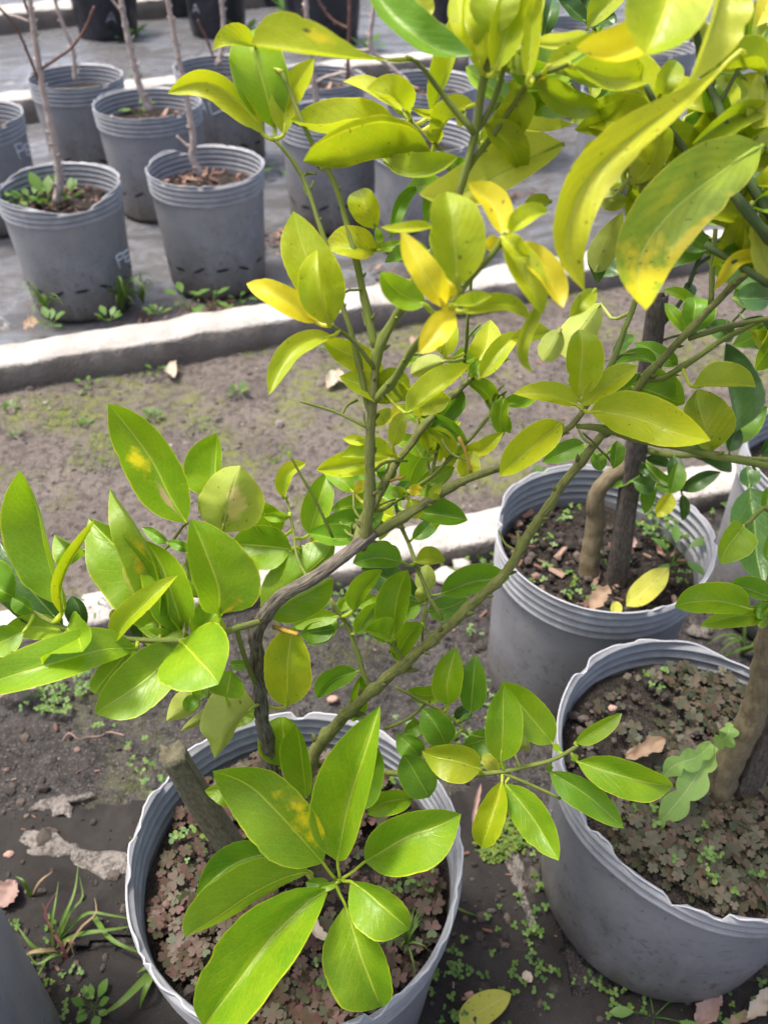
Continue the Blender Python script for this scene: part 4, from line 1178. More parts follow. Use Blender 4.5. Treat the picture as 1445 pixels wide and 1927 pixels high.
# ------------------------------------------------------------------ stakes
def stake(name, p0, p1, w0, d0, w1, d1, mat, label, seed, twist=0.):
    """weathered sawn stick from p0 (foot) to p1 (broken top)"""
    V, Fc, U = [], [], []; n = 26; seg = 20
    ax = (p1 - p0).normalized(); e = ax.cross(FW).normalized(); g = ax.cross(e)
    L = (p1 - p0).length
    for i in range(n + 1):
        t = i / n; c = p0.lerp(p1, t)
        for k in range(seg):
            a = 2 * math.pi * k / seg; ca, sa = math.cos(a), math.sin(a)
            q = (abs(ca) ** 5 + abs(sa) ** 5) ** (-1 / 5)      # rounded square
            rn = 1 + .16 * nz(ca * 2.5, sa * 2.5, seed + t * L * 9) + .10 * nz(ca * 6, sa * 6, seed + t * L * 14)
            h = (.010 * nz(ca * 3, sa * 3, seed) if i == n else 0)
            V.append(c + (e * ca * lerp(w0, w1, t) + g * sa * lerp(d0, d1, t)) * q * rn * .5 + ax * h); U.append((t * L * 20, k / seg))
    for i in range(n):
        for k in range(seg):
            a, b2 = i * seg + k, i * seg + (k + 1) % seg; Fc.append((a, b2, b2 + seg, a + seg))
    # rough end grain, slightly sunk
    base = n * seg; inner = len(V)
    for k in range(seg): V.append(p1 + (V[base + k] - p1) * .55 + ax * (.002 * nz(k * 1.7, seed) - .002)); U.append((.3, k / seg))
    V.append(p1 - ax * .003); U.append((.1, .2))
    for k in range(seg):
        Fc.append((base + k, base + (k + 1) % seg, inner + (k + 1) % seg, inner + k)); Fc.append((inner + k, inner + (k + 1) % seg, len(V) - 1))
    o = mesh(name, V, Fc, mat, None, p0, U); return tag(o, label, 'stake')
stake('wooden_stake', pt(452, 1625, .795), pt(322, 1418, .69), .023, .020, .021, .018, WOOD, 'mossy cut wooden stub sticking out of the foreground pot', 3.)
stake('wooden_stake', pt(1157, 1108, 1.10), pt(1240, 556, .875), .026, .016, .019, .013, WOODD, 'tall dark lath standing beside the crooked trunk in the pot behind', 8.)
stake('wooden_stake', pt(1392, 1512, .868), pt(1470, 1340, .80), .026, .02, .02, .016, WOODD, 'dark stake leaning beside the thick trunk at the right edge', 15.)

# ------------------------------------------------------------------ small plants, litter
def up_frame(n):
    n = Vector(n).normalized(); a = Vector((1, 0, 0)) if abs(n.x) < .8 else Vector((0, 1, 0))
    e = n.cross(a).normalized(); return e, n.cross(e)
def leaflet(D, base, ax, nrm, L, W, shape='heart', cup=.0):
    """flat small leaf as a fan of quads"""
    ax = ax.normalized(); e = nrm.cross(ax).normalized(); o = len(D[0])
    if shape == 'heart': R_ = [(0, .10), (.28, .74), (.58, 1.08), (.86, 1.), (1., .58)]; tip = .85
    elif shape == 'round': R_ = [(0, .1), (.25, .75), (.55, 1.), (.85, .7), (.97, .3)]; tip = 1.
    else: R_ = [(0, .12), (.25, .7), (.5, 1.), (.75, .72), (.95, .18)]; tip = 1.
    c = []
    for t, w_ in R_:
        D[0].append(base + ax * (L * t * .99 if t else 0) + nrm * (cup * L * t * (1 - t))); c.append(len(D[0]) - 1)
        D[0].append(base + ax * L * t + e * W * .5 * w_ + nrm * (cup * L * .5 * w_)); D[0].append(base + ax * L * t - e * W * .5 * w_ + nrm * (cup * L * .5 * w_))
        D[2].extend([(t, .5), (t, 1), (t, 0)])
    D[0][c[-1]] = base + ax * L * tip
    for i in range(len(R_) - 1):
        a, b2 = o + 3 * i, o + 3 * i + 3
        D[1].append((a, a + 1, b2 + 1, b2)); D[1].append((a, b2, b2 + 2, a + 2))
def clover(D, c, size, rnd, n=3, tilt=.35):
    nrm = Vector((rnd.uniform(-tilt, tilt), rnd.uniform(-tilt, tilt) - .25, 1)).normalized(); e, g = up_frame(nrm); a0 = rnd.random() * 6.28
    for k in range(n):
        a = a0 + 2 * math.pi * k / n
        leaflet(D, c, e * math.cos(a) + g * math.sin(a), nrm, size, size * (1.02 if n == 3 else .85), 'heart', rnd.uniform(-.05, .22))
def stem(D, a, b, r):
    t = tube_data([a, a.lerp(b, .5) + Vector((.1, .1, 0)) * (b - a).length * .2, b], [r, r, r * .8], 4, cap=False); join(D, t)
def blade(D, pts, w0):
    """grass blade along world points, V section"""
    S = spline(pts, 12); o = len(D[0])
    for i, p in enumerate(S):
        t = i / 12; tg = (S[min(12, i + 1)] - S[max(0, i - 1)]).normalized(); e = tg.cross(Vector((0, 0, 1)));
        e = e.normalized() if e.length > 1e-4 else Vector((1, 0, 0)); nn = e.cross(tg)
        w_ = w0 * (1 - t ** 2.2) * .5 + .0002
        D[0].extend([p + e * w_ + nn * w_ * .5, p, p - e * w_ + nn * w_ * .5]); D[2].extend([(t, 0), (t, .5), (t, 1)])
    for i in range(12):
        a = o + 3 * i; D[1].append((a, a + 1, a + 4, a + 3)); D[1].append((a + 1, a + 2, a + 5, a + 4))
def soil_h(key, x, y):
    p = POTS[key]; return p['soil']
def fill_clover(key, n, mat, name, label, smin, smax, keep=None, seed=1, lift=.014):
    p = POTS[key]; rnd = random.Random(seed); D = ([], [], []); done = 0; tries = 0
    while done < n and tries < n * 30:
        tries += 1
        a = rnd.random() * 6.283; rr = math.sqrt(rnd.random()) * (p['rad'](p['soil'], a) - .012)
        x, y = p['X'] + rr * math.cos(a), p['Y'] + rr * math.sin(a)
        if keep and not keep(x, y, rnd): continue
        z = p['soil'] + lift * (.15 + 1.25 * rnd.random() ** 1.5) + .008 * fb(x * 12, y * 12, 3, 2)
        c = Vector((x, y, z)); clover(D, c, rnd.uniform(smin, smax), rnd, rnd.choice((3, 4)), .5); done += 1
        if rnd.random() < .6: stem(D, Vector((x, y, p['soil'] - .002)), c, .0005)
    o = mesh(name, D[0], D[1], mat, None, (p['X'], p['Y'], p['soil']), D[2]); return tag(o, label, 'clover', None, 'stuff')
fill_clover('A', 1350, CLOVER, 'clover_cover', 'reddish brown clover carpeting the foreground pot', .0034, .0095, lambda x, y, r: fb(x * 14, y * 14, 4, 2) > -.08 or r.random() < .2, 5)
def bkeep(x, y, r):
    X, Y, _ = px_of(Vector((x, y, .25)))
    return (Y > 1500 and X > 1150) or (Y > 1390 and X > 1180 and r.random() < .5) or (X > 1250 and r.random() < .35) or r.random() < .06
fill_clover('B', 1250, CLOVERG, 'clover_cover', 'green-brown clover carpeting the lower right pot', .0034, .0098, bkeep, 9)
def seed_patch(D, c, n, rad, rnd, s0=.003, s1=.0065, h=.012):
    for i in range(n if s1 < .005 else int(n * .75)):
        a = rnd.random() * 6.283; r = rad * math.sqrt(rnd.random()); x, y = c.x + r * math.cos(a), c.y + r * math.sin(a)
        z = c.z + h * rnd.random(); q = Vector((x, y, z))
        nrm = Vector((rnd.uniform(-.4, .4), rnd.uniform(-.6, .2), 1)).normalized(); e, g = up_frame(nrm); a0 = rnd.random() * 6.28
        for k in range(rnd.choice((2, 3, 4))):
            b_ = a0 + k * 2.1 + rnd.random() * .4; s_ = rnd.uniform(s0, s1)
            leaflet(D, q, e * math.cos(b_) + g * math.sin(b_), nrm, s_, s_ * .8, 'round', .1)
def patch(name, spots, label, mat=SEED, seed=3, z=0., cat='seedlings'):
    D = ([], [], []); rnd = random.Random(seed)
    for (x, y, n, rad, *k) in spots:
        seed_patch(D, gz(x, y, k[0] if k else z), n, rad, rnd, *(k[1:] if len(k) > 1 else ()))
    return tag(mesh(name, D[0], D[1], mat, None, (0, 0, 0), D[2]), label, cat, None, 'stuff')
patch('seedlings', [(1010, 1850, 22, .03), (840, 1800, 26, .03), (850, 1870, 20, .03), (820, 1700, 8, .02), (1000, 1690, 14, .025), (960, 1720, 8, .03), (1005, 1765, 12, .015),
      (1180, 1900, 16, .025), (1400, 1880, 24, .04), (900, 1900, 14, .04), (1330, 1900, 8, .04), (1030, 1640, 12, .02), (1000, 1580, 22, .025), (1110, 1850, 8, .02), (980, 1800, 10, .04)],
      'small round-leaved seedlings on the dark bed between the two nearest pots', seed=4, z=.006)
patch('seedlings', [(110, 1310, 60, .035), (80, 1320, 20, .03), (170, 1290, 20, .03), (130, 1290, 24, .03), (250, 1420, 8, .03), (270, 1455, 8, .03), (300, 1480, 6, .02), (230, 1370, 6, .06), (60, 1760, 12, .03), (120, 1840, 10, .03), (135, 1900, 14, .025), (50, 1850, 6, .02)],
      'seedlings on the dark bed left of the foreground pot', seed=6, z=.006)
patch('seedlings', [(900, 1050, 24, .03), (860, 1065, 14, .03), (1080, 975, 22, .035), (660, 1120, 12, .03), (640, 1130, 16, .025), (690, 1180, 8, .03), (880, 1200, 5, .02), (905, 1190, 5, .02), (920, 1290, 16, .03), (930, 1330, 24, .03), (890, 1410, 26, .035), (860, 1390, 18, .03), (1340, 950, 20, .03), (1370, 1010, 12, .02), (650, 1150, 24, .025), (960, 1290, 14, .02), (780, 1350, 8, .03)],
      'seedlings on the dark bed beneath the middle leaves', seed=8, z=.006)
patch('seedlings', [(1080, 965, 10, .02, .24), (1050, 970, 8, .02, .24), (1220, 1000, 30, .03, .245, .004, .008, .03), (1250, 1020, 20, .025, .245, .004, .008, .03), (1040, 1090, 14, .03, .24), (1010, 1020, 14, .025, .24), (1190, 1110, 12, .02, .24), (1150, 1060, 14, .03, .24), (1090, 1120, 10, .02, .24), (1270, 1080, 8, .02, .245), (1000, 985, 10, .02, .24)],
      'seedlings on the soil of the pot with the crooked trunk', seed=10)
patch('seedlings', [(1300, 1630, 8, .02, .262), (1345, 1650, 7, .02, .262), (1395, 1660, 7, .02, .262), (1215, 1545, 6, .015, .262), (1250, 1262, 3, .006, .262), (1240, 1290, 4, .02, .255), (1330, 1590, 6, .02, .262)],
      'pale green seedlings among the green-brown clover', seed=12)
patch('seedlings', [(360, 1600, 6, .02, .262), (345, 1570, 4, .015, .262), (765, 1690, 6, .025, .262), (690, 1450, 8, .03, .262), (780, 1640, 5, .02, .262), (350, 1700, 4, .02, .262), (590, 1800, 4, .03, .262), (690, 1530, 5, .03, .262)],
      'green seedlings among the reddish clover', seed=14)
patch('moss_tuft', [(945, 1590, 90, .028, .004, .003, .006, .01), (920, 1600, 40, .02, .004, .003, .006, .01), (965, 1570, 60, .02, .004, .003, .006, .01)], 'bright green moss cushion between the foreground pot and the right sprig', MOSS, 15, cat='moss')
# individual weeds
def weed(x, y, z, kind, size, label, seed, mat=WEED, group=None, name='weed'):
    rnd = random.Random(seed); c = gz(x, y, z); D = ([], [], [])
    if kind == 'rosette':
        n = 9
        for k in range(n):
            a = 6.283 * k / n + rnd.random() * .5; L = size * rnd.uniform(.6, 1.1); el = rnd.uniform(.25, .8)
            ax = Vector((math.cos(a) * math.cos(el), math.sin(a) * math.cos(el), math.sin(el))); nrm = (Vector((0, 0, 1)) - ax * ax.z).normalized()
            stem(D, c, c + ax * L * .45, size * .012); leaflet(D, c + ax * L * .4, ax, nrm, L * .65, L * .36, 'oval', .12)
    elif kind == 'broad':
        for k in range(5):
            a = 6.283 * k / 5 + rnd.random() * .8; el = rnd.uniform(.5, 1.1); L = size * rnd.uniform(.7, 1.1)
            ax = Vector((math.cos(a) * math.cos(el), math.sin(a) * math.cos(el), math.sin(el))); nrm = (Vector((0, -.2, 1)) - ax * (ax.z - .2 * ax.y)).normalized()
            q = c + ax * L * .6; stem(D, c, q, size * .016)
            ax2 = (ax + Vector((0, 0, -.7))).normalized(); leaflet(D, q, ax2, (Vector((0, 0, 1)) - ax2 * ax2.z).normalized(), L * .55, L * .26, 'oval', .15)
    elif kind == 'grass':
        for k in range(12):
            a = rnd.random() * 6.283; L = size * rnd.uniform(.5, 1.15); h = rnd.uniform(.5, 1.)
            d = Vector((math.cos(a), math.sin(a), 0)) * L * rnd.uniform(.3, .8)
            blade(D, [c, c + d * .3 + Vector((0, 0, L * h * .6)), c + d * .8 + Vector((0, 0, L * h * .8)), c + d * 1.2 + Vector((0, 0, L * h * .55))], size * .055)
    o = mesh(name, D[0], D[1], mat, None, c, D[2]); return tag(o, label, 'weed' if kind != 'grass' else 'grass', group)
weed(95, 612, .085, 'rosette', .05, 'leafy weed at the left foot of the weedy pot', 1); weed(88, 590, .03, 'grass', .10, 'grass tuft at the left foot of the weedy pot', 2, GRASS, name='grass_tuft')
weed(205, 604, .085, 'rosette', .04, 'leafy weed at the front foot of the weedy pot', 3); weed(232, 585, .02, 'grass', .15, 'tall grass tuft right of the weedy pot', 4, GRASS, name='grass_tuft')
weed(352, 585, .03, 'broad', .072, 'broad-leaved weed at the left foot of the mulched pot', 5); weed(398, 580, .03, 'broad', .072, 'broad-leaved weed at the middle foot of the mulched pot', 6)
weed(450, 575, .03, 'broad', .05, 'small broad weed at the right foot of the mulched pot', 7); weed(295, 590, .05, 'rosette', .036, 'weed between the weedy pot and the mulched pot', 8)
weed(270, 570, .03, 'grass', .10, 'thin grass between the two pots at the kerb', 9, GRASS, name='grass_tuft')
weed(445, 742, PZ, 'rosette', .034, 'pale weed rosette alone on the bare path', 10, SEED); weed(165, 733, PZ, 'broad', .036, 'green weed on the path at the left foot of the kerb', 11)
weed(294, 705, PZ, 'broad', .030, 'green weed on the path near the middle of the kerb', 12); weed(286, 785, PZ, 'rosette', .030, 'dark weed on the path above the chewed leaf', 13)
weed(20, 772, PZ, 'rosette', .028, 'tiny weed at the left edge of the path', 14); weed(160, 800, PZ, 'rosette', .020, 'flat weed speck on the left of the path', 15)
weed(905, 640, PZ, 'rosette', .05, 'weed on the path behind the middle stems', 16); weed(30, 822, PZ, 'rosette', .020, 'tiny pale weed low on the left of the path', 17)
weed(600, 660, PZ, 'rosette', .02, 'tiny weed on the path left of the upright stem', 18); weed(5, 1000, PZ, 'rosette', .03, 'weed at the left edge behind the large green leaf', 19)
weed(530, 330, .0, 'broad', .07, 'green weed between the grey pots of the second row', 20); weed(260, 140, .0, 'broad', .05, 'weed leaves by the second row pot', 21)
weed(1025, 900, PZ, 'rosette', .03, 'weed on the path left of the pot with the crooked trunk', 22)
weed(190, 1165, .0, 'grass', .07, 'thin grass by the low kerb behind the left leaves', 23, GRASS, name='grass_tuft')
weed(1230, 965, .245, 'grass', .06, 'small grass tuft in the pot with the crooked trunk', 24, GRASS, name='grass_tuft')
weed(1265, 1065, .245, 'broad', .055, 'broad-leaved weed beside the fallen yellow leaf in the pot', 25)
weed(1230, 1915, .004, 'broad', .05, 'broad-leaved weed at the bottom edge below the lower right pot', 26)
weed(1100, 1500, .004, 'grass', .08, 'grass tuft at the left foot of the lower right pot', 27, GRASS, name='grass_tuft')
weed(1040, 1310, .004, 'grass', .14, 'grass blades against the pot behind the right sprig', 28, GRASS, name='grass_tuft')
weed(60, 378, .24, 'rosette', .065, 'leafy weeds in the left side of the weedy pot', 29); weed(90, 385, .24, 'rosette', .075, 'leafy weeds at the front of the weedy pot', 30, SEED)
weed(35, 392, .24, 'broad', .07, 'round weed leaves at the far left of the weedy pot', 31, SEED); weed(128, 372, .24, 'rosette', .06, 'weeds right of the stem in the weedy pot', 32)
weed(262, 218, .245, 'broad', .06, 'pale leafy weed in the second row pot', 33, SEED)
weed(175, 1900, 0., 'rosette', .03, 'small weed beside the corner pot', 34); weed(1395, 1235, 0, 'grass', .10, 'grass by the pot at the right edge', 35, GRASS, name='grass_tuft')
weed(765, 1780, .25, 'grass', .035, 'fine grass inside the right rim of the foreground pot', 36, GRASS, name='grass_tuft')
weed(460, 70, 0., 'rosette', .12, 'weed at the foot of the second black bag', 37); weed(245, 72, 0., 'rosette', .12, 'weed at the foot of the first black bag', 38)
weed(555, 40, 0, 'rosette', .2, 'bright weed beside the broad black bag', 39); weed(690, 95, 0., 'rosette', .1, 'weed at the right foot of the broad black bag', 40)
# lobed sow-thistle leaves in the lower right pot
root = empty('sow_thistle', tuple(gz(1335, 1400, .255))); tag(root, 'lobed pale green thistle leaves by the thick trunk', 'weed')
def lobed(pts, w, d0, d1):
    S = spline([(x, y, 0) for x, y in pts], 36); V, Fc, U = [], [], []
    for i in range(37):
        t = i / 36; a = S[i]; d = (S[min(36, i + 1)] - S[max(0, i - 1)]).normalized(); D = lerp(d0, d1, t) - .02 * math.sin(t * 3.1)
        lob = .45 + .55 * abs(math.sin(t * 10.5 + .4)) ** .8; g = w * lob * (math.sin(math.pi * min(1, t * .86 + .1)) ** .7) * (1 if t < .97 else .6)
        el = RT * d.y + UP * d.x; c = pt(a.x, a.y, D); k = D / F
        for j in range(-3, 4): V.append(c - el * (g * j / 3 * k) + FW * (-.18 * abs(j / 3) * g * k + .0015 * nz(t * 12, j))); U.append((t, .5 + j / 6))
    for i in range(36):
        for j in range(6): a = i * 7 + j; Fc.append((a, a + 1, a + 8, a + 7))
    mesh('leaf', V, Fc, LTHIS, root, V[3], U)
LTHIS = leaf_mat('thistle_leaf', (.20, .36, .07), (.26, .42, .09), (.26, .42, .09), (.44, .52, .24), rough=.5, trans=.25, vein=.3)
lobed([(1345, 1405), (1322, 1440), (1290, 1490), (1226, 1566)], 32, .84, .835)
lobed([(1340, 1400), (1310, 1425), (1270, 1440), (1240, 1470)], 24, .835, .83)
lobed([(1345, 1400), (1368, 1385), (1372, 1360)], 22, .82, .80)
# long grass tuft, lower left
root = empty('grass_tuft', tuple(gz(100, 1790, 0))); tag(root, 'sprawling grass tuft with long blades beside the foreground pot', 'grass')
def gb(P, w_, mat=GRASS):
    D = ([], [], []); Q = [gz(x, y, z) for x, y, z in P]; blade(D, Q, w_); mesh('blade', D[0], D[1], mat, root, Q[0], D[2])
for P, w_, m_ in [([(100, 1785, .0), (150, 1760, .03), (200, 1752, .035), (262, 1742, .02)], .006, GRASS), ([(105, 1775, .0), (160, 1722, .03), (210, 1724, .03), (255, 1732, .02)], .0045, GRASS),
    ([(178, 1728, .01), (205, 1765, .03), (240, 1785, .03), (290, 1802, .01)], .0055, GRASS), ([(100, 1780, 0), (120, 1730, .04), (140, 1680, .05), (147, 1630, .05)], .0045, GRASS),
    ([(110, 1770, 0), (135, 1715, .04), (155, 1690, .04), (150, 1650, .05)], .004, GRASS), ([(108, 1785, 0), (92, 1740, .03), (85, 1715, .04), (110, 1672, .06)], .0035, GRASSR),
    ([(128, 1810, 0), (115, 1780, .02), (95, 1745, .03), (80, 1700, .04)], .0035, GRASSR), ([(110, 1790, 0), (80, 1790, .02), (55, 1795, .02), (40, 1810, .005)], .005, GRASSD),
    ([(120, 1800, 0), (100, 1800, .02), (70, 1815, .02), (50, 1790, .03)], .004, GRASS), ([(118, 1806, 0), (150, 1750, .04), (180, 1720, .05), (178, 1690, .05)], .0035, GRASSD),
    ([(100, 1790, 0), (98, 1740, .04), (104, 1700, .05), (110, 1660, .05)], .0035, GRASS), ([(90, 1800, 0), (75, 1830, .02), (66, 1850, .02)], .004, GRASS), ([(60, 1690, .0), (45, 1660, .03), (30, 1650, .03)], .005, GRASS),
    ([(60, 1690, 0), (75, 1660, .03), (100, 1640, .03)], .004, GRASSD), ([(115, 1800, 0), (128, 1770, .03), (140, 1800, .01)], .003, GRASSD), ([(95, 1795, 0), (60, 1780, .02), (30, 1740, .03)], .004, GRASS)]: gb(P, w_, m_)
root = empty('grass_tuft', tuple(gz(296, 1820, 0))); tag(root, 'two broad green grass blades under the left rim of the foreground pot', 'grass')
for P, w_ in [([(298, 1820, .0), (268, 1850, .02), (225, 1890, .03), (185, 1915, .01)], .010), ([(296, 1822, 0), (280, 1850, .03), (268, 1880, .02), (263, 1900, .005)], .009), ([(292, 1816, 0), (275, 1822, .02), (258, 1832, .01)], .006)]: gb(P, w_)
root = empty('grass_tuft', tuple(gz(275, 1560, 0))); tag(root, 'short grass blades left of the wooden stub', 'grass')
for P, w_ in [([(277, 1565, .0), (274, 1540, .02), (272, 1515, .05)], .006), ([(254, 1590, 0), (248, 1580, .02), (243, 1575, .02)], .004)]: gb(P, w_)
root = empty('grass_tuft', tuple(gz(850, 1745, 0))); tag(root, 'lone grass blade right of the foreground pot', 'grass')
gb([(838, 1695, .02), (865, 1712, .02), (902, 1726, .005)], .003)
root = empty('grass_tuft', tuple(gz(1400, 1230, 0))); tag(root, 'long blade arching behind the lower right pot', 'grass')
gb([(1350, 1245, .02), (1390, 1225, .06), (1445, 1208, .09)], .008)
# fallen leaves
def fallen(pts, wl, wr, z0, z1, mat, label, name='fallen_leaf', curl=.4, seed=1, group='fallen leaves'):
    S = spline([(x, y, 0) for x, y in pts], 24); V, Fc, U = [], [], []
    for i in range(25):
        t = i / 24; a = S[i]; d = (S[min(24, i + 1)] - S[max(0, i - 1)]).normalized(); z = lerp(z0, z1, t)
        c = gz(a.x, a.y, z); q = gz(a.x + d.y * 10, a.y - d.x * 10, z); e = (q - c) * .1
        g = prof(t, .46) * ((1 + .5 * nz(t * 6, seed * 3.1) + .25 * nz(t * 15, seed)) if mat is not YF else 1)
        for j in range(-4, 5):
            w_ = wl if j < 0 else wr; s_ = -j / 4
            V.append(c + e * (s_ * w_ * g) + Vector((0, 0, curl * abs(s_) ** 1.5 * g * w_ * e.length * .8 + (.10 if mat is YF else .35) * w_ * e.length * (nz(t * 5 + seed, j * .5, seed) + .8)))); U.append((t, .5 + j / 8))
    for i in range(24):
        for j in range(8): a = i * 9 + j; Fc.append((a, a + 1, a + 10, a + 9))
    o = mesh(name, V, Fc, mat, None, V[4], U); return tag(o, label, 'leaf', group)
YF = leaf_mat('fallen_leaf_yellow', (.42, .40, .04), (.36, .38, .03), (.42, .36, .06), (.50, .46, .12), rough=.5, trans=.15, mott=.7, spots=1.)
fallen([(1178, 1142), (1215, 1110), (1258, 1070)], 22, 26, .262, .268, YF, 'large fallen yellow leaf on the soil of the pot with the crooked trunk', curl=.3)
fallen([(1158, 1160), (1158, 1132)], 10, 12, .262, .262, YF, 'small yellow leaf piece at the rim of the pot with the crooked trunk', curl=.3, seed=2)
fallen([(868, 1940), (905, 1905), (962, 1872)], 32, 28, .012, .012, YF, 'fallen yellow leaf on the ground at the bottom edge', curl=.15, seed=3)
fallen([(1175, 1432), (1215, 1415), (1250, 1395)], 16, 24, .266, .272, DRY, 'curled dry brown leaf on the clover beneath the right sprig', curl=1.2, seed=4)
fallen([(1310, 1932), (1335, 1900), (1350, 1862)], 26, 22, .01, .02, DRYP, 'reddish brown dead leaf at the bottom right edge', curl=.7, seed=5)
fallen([(1360, 1940), (1390, 1920), (1420, 1915)], 14, 12, .008, .01, DRY, 'dry brown leaf between two dead leaves at the bottom right', curl=.8, seed=6)
fallen([(1405, 1920), (1430, 1890), (1450, 1860)], 16, 20, .01, .02, DRYT, 'pale dead leaf in the bottom right corner', curl=.8, seed=7)
fallen([(0, 1318), (35, 1300), (72, 1300)], 16, 16, .01, .025, DRYT, 'curled pale dead leaf at the left edge below the large green leaf', curl=1.5, seed=8)
fallen([(0, 1712), (15, 1690), (32, 1660)], 20, 20, .006, .01, DRYP, 'crumpled pinkish dead leaf at the left edge beside the grass', curl=.7, seed=9)
fallen([(1108, 1155), (1130, 1125), (1150, 1115)], 14, 16, .262, .268, DRY, 'dry curled brown leaf at the front of the pot with the crooked trunk', curl=1., seed=10)
fallen([(615, 735), (632, 720), (652, 722)], 12, 10, PZ + .004, PZ + .012, DRYT, 'tan dead leaf lying on the path', curl=.8, seed=11)
fallen([(1095, 870), (1070, 905)], 8, 8, PZ, PZ, DRY, 'small brown leaf on the path near the pot with the crooked trunk', seed=12)
fallen([(315, 692), (330, 712)], 12, 10, PZ, PZ + .008, DRYT, 'dry leaf lying against the foot of the kerb', curl=.8, seed=13)
fallen([(45, 622), (75, 608)], 9, 9, .03, .03, DRY, 'orange-brown leaf left of the weedy pot', seed=14)
fallen([(790, 660), (770, 640)], 10, 10, PZ, PZ, DRYP, 'brown leaf on the path behind the yellow petal leaf', seed=15)
fallen([(1175, 1040), (1195, 1015)], 12, 10, .255, .26, DRYP, 'reddish leaf scrap between trunk and lath', curl=.5, seed=16)
fallen([(575, 1725), (600, 1760), (625, 1770)], 12, 10, .262, .265, DRYT, 'dry leaf scrap on the reddish clover under the rosette', curl=.7, seed=17)
fallen([(890, 1560), (895, 1520), (905, 1475)], 5, 5, .03, .04, DRYP, 'thin curled dead leaf hanging beside the foreground pot', curl=1.4, seed=18)
fallen([(985, 1830), (1000, 1850)], 8, 10, .006, .01, DRYT, 'small dry leaf between the seedlings near the bottom', seed=19)
# soil crumbs, stones, mulch
def ico(D, c, r, rnd):
    o = len(D[0]); t = (1 + 5 ** .5) / 2
    vs = [(-1, t, 0), (1, t, 0), (-1, -t, 0), (1, -t, 0), (0, -1, t), (0, 1, t), (0, -1, -t), (0, 1, -t), (t, 0, -1), (t, 0, 1), (-t, 0, -1), (-t, 0, 1)]
    s_ = Vector((rnd.uniform(.6, 1.2), rnd.uniform(.6, 1.2), rnd.uniform(.4, .9)))
    for v in vs: D[0].append(c + Vector((v[0] * s_.x, v[1] * s_.y, v[2] * s_.z)) * r * .55 * rnd.uniform(.75, 1.2)); D[2].append((0, 0))
    for f in [(0, 11, 5), (0, 5, 1), (0, 1, 7), (0, 7, 10), (0, 10, 11), (1, 5, 9), (5, 11, 4), (11, 10, 2), (10, 7, 6), (7, 1, 8), (3, 9, 4), (3, 4, 2), (3, 2, 6), (3, 6, 8), (3, 8, 9), (4, 9, 5), (2, 4, 11), (6, 2, 10), (8, 6, 7), (9, 8, 1)]:
        D[1].append(tuple(i + o for i in f))
def crumbs(name, n, gen, mat, label, seed, r0, r1, flat=False):
    D = ([], [], []); rnd = random.Random(seed)
    for i in range(n):
        c = gen(rnd)
        if c is None: continue
        r = r0 * (r1 / r0) ** (rnd.random() ** 3)
        if flat:
            a = rnd.random() * 6.28; ax = Vector((math.cos(a), math.sin(a), rnd.uniform(-.5, .5))); nn = Vector((rnd.uniform(-.6, .6), rnd.uniform(-.6, .6), 1)); nn = (nn - ax * nn.dot(ax) / ax.length_squared).normalized()
            L = r * 2; e = nn.cross(ax).normalized(); o = len(D[0]); W_ = L * rnd.uniform(.25, .5); th = L * .12; ax = ax.normalized()
            for h in (0, th):
                for u_, v_ in ((-1, -.8), (1, -.5), (.8, .7), (-.9, 1)): D[0].append(c + ax * u_ * L * .5 + e * v_ * W_ * .5 + nn * h); D[2].append((0, 0))
            for f in [(3, 2, 1, 0), (4, 5, 6, 7), (0, 1, 5, 4), (1, 2, 6, 5), (2, 3, 7, 6), (3, 0, 4, 7)]: D[1].append(tuple(q + o for q in f))
        else: ico(D, c, r, rnd)
    return tag(mesh(name, D[0], D[1], mat, None, (0, 0, 0), None, smooth=False), label, 'soil', None, 'stuff')
def gbed(r):
    x, y = r.uniform(-.75, .95), r.uniform(.08, 1.2)
    if side(fkF, x, y) > -.004 or fb(x * 6, y * 6, 17, 3) < -.05 and r.random() < .8: return None
    return Vector((x, y, (zb(x, y) * .75 + .007 if fabric_keep(x, y) else zb(x, y) + .0015)))
crumbs('soil_crumbs', 9000, gbed, CRUMB, 'dark soil crumbs and grit on the near bed', 1, .0012, .007)
def gpath(r):
    x, y = r.uniform(-1.1, 1.2), r.uniform(.85, 2.2)
    if side(fkB, x, y) < 0 or side(bkF, x, y) > 0: return None
    return Vector((x, y, zp(x, y) + .001))
crumbs('soil_crumbs', 6500, gpath, CRUMBP, 'brown soil crumbs scattered on the path', 2, .0012, .006)
def gpot(key):
    p = POTS[key]
    def g(r):
        a = r.random() * 6.283; rr = math.sqrt(r.random()) * (p['rad'](p['soil'], a) - .008); x, y = p['X'] + rr * math.cos(a), p['Y'] + rr * math.sin(a)
        return Vector((x, y, p['soil'] + .003 + .006 * r.random()))
    return g
for k, n, lab in (('C', 700, 'dark soil crumbs in the pot with the crooked trunk'), ('B', 500, 'dark soil crumbs in the lower right pot'), ('A', 260, 'dark soil crumbs in the foreground pot')):
    crumbs('soil_crumbs', n, gpot(k), CRUMB, lab, 20 + n, .0012, .008)
for k, n, lab in (('1', 90, 'bark chips in the weedy pot'), ('2', 170, 'bark chips in the mulched pot'), ('3', 70, 'bark chips in the second row pot'), ('0', 60, 'bark chips in the pot at the left edge'), ('6', 70, 'bark chips in the pot of the forked sapling'), ('7', 80, 'bark chips in the ribbed pot between the stems'), ('10', 60, 'bark chips in the pot behind the upper yellow leaves'), ('C', 40, 'dry leaf chips in the pot with the crooked trunk')):
    crumbs('bark_mulch', n, gpot(k), MULCH, lab, 30 + n, .006, .018, True)
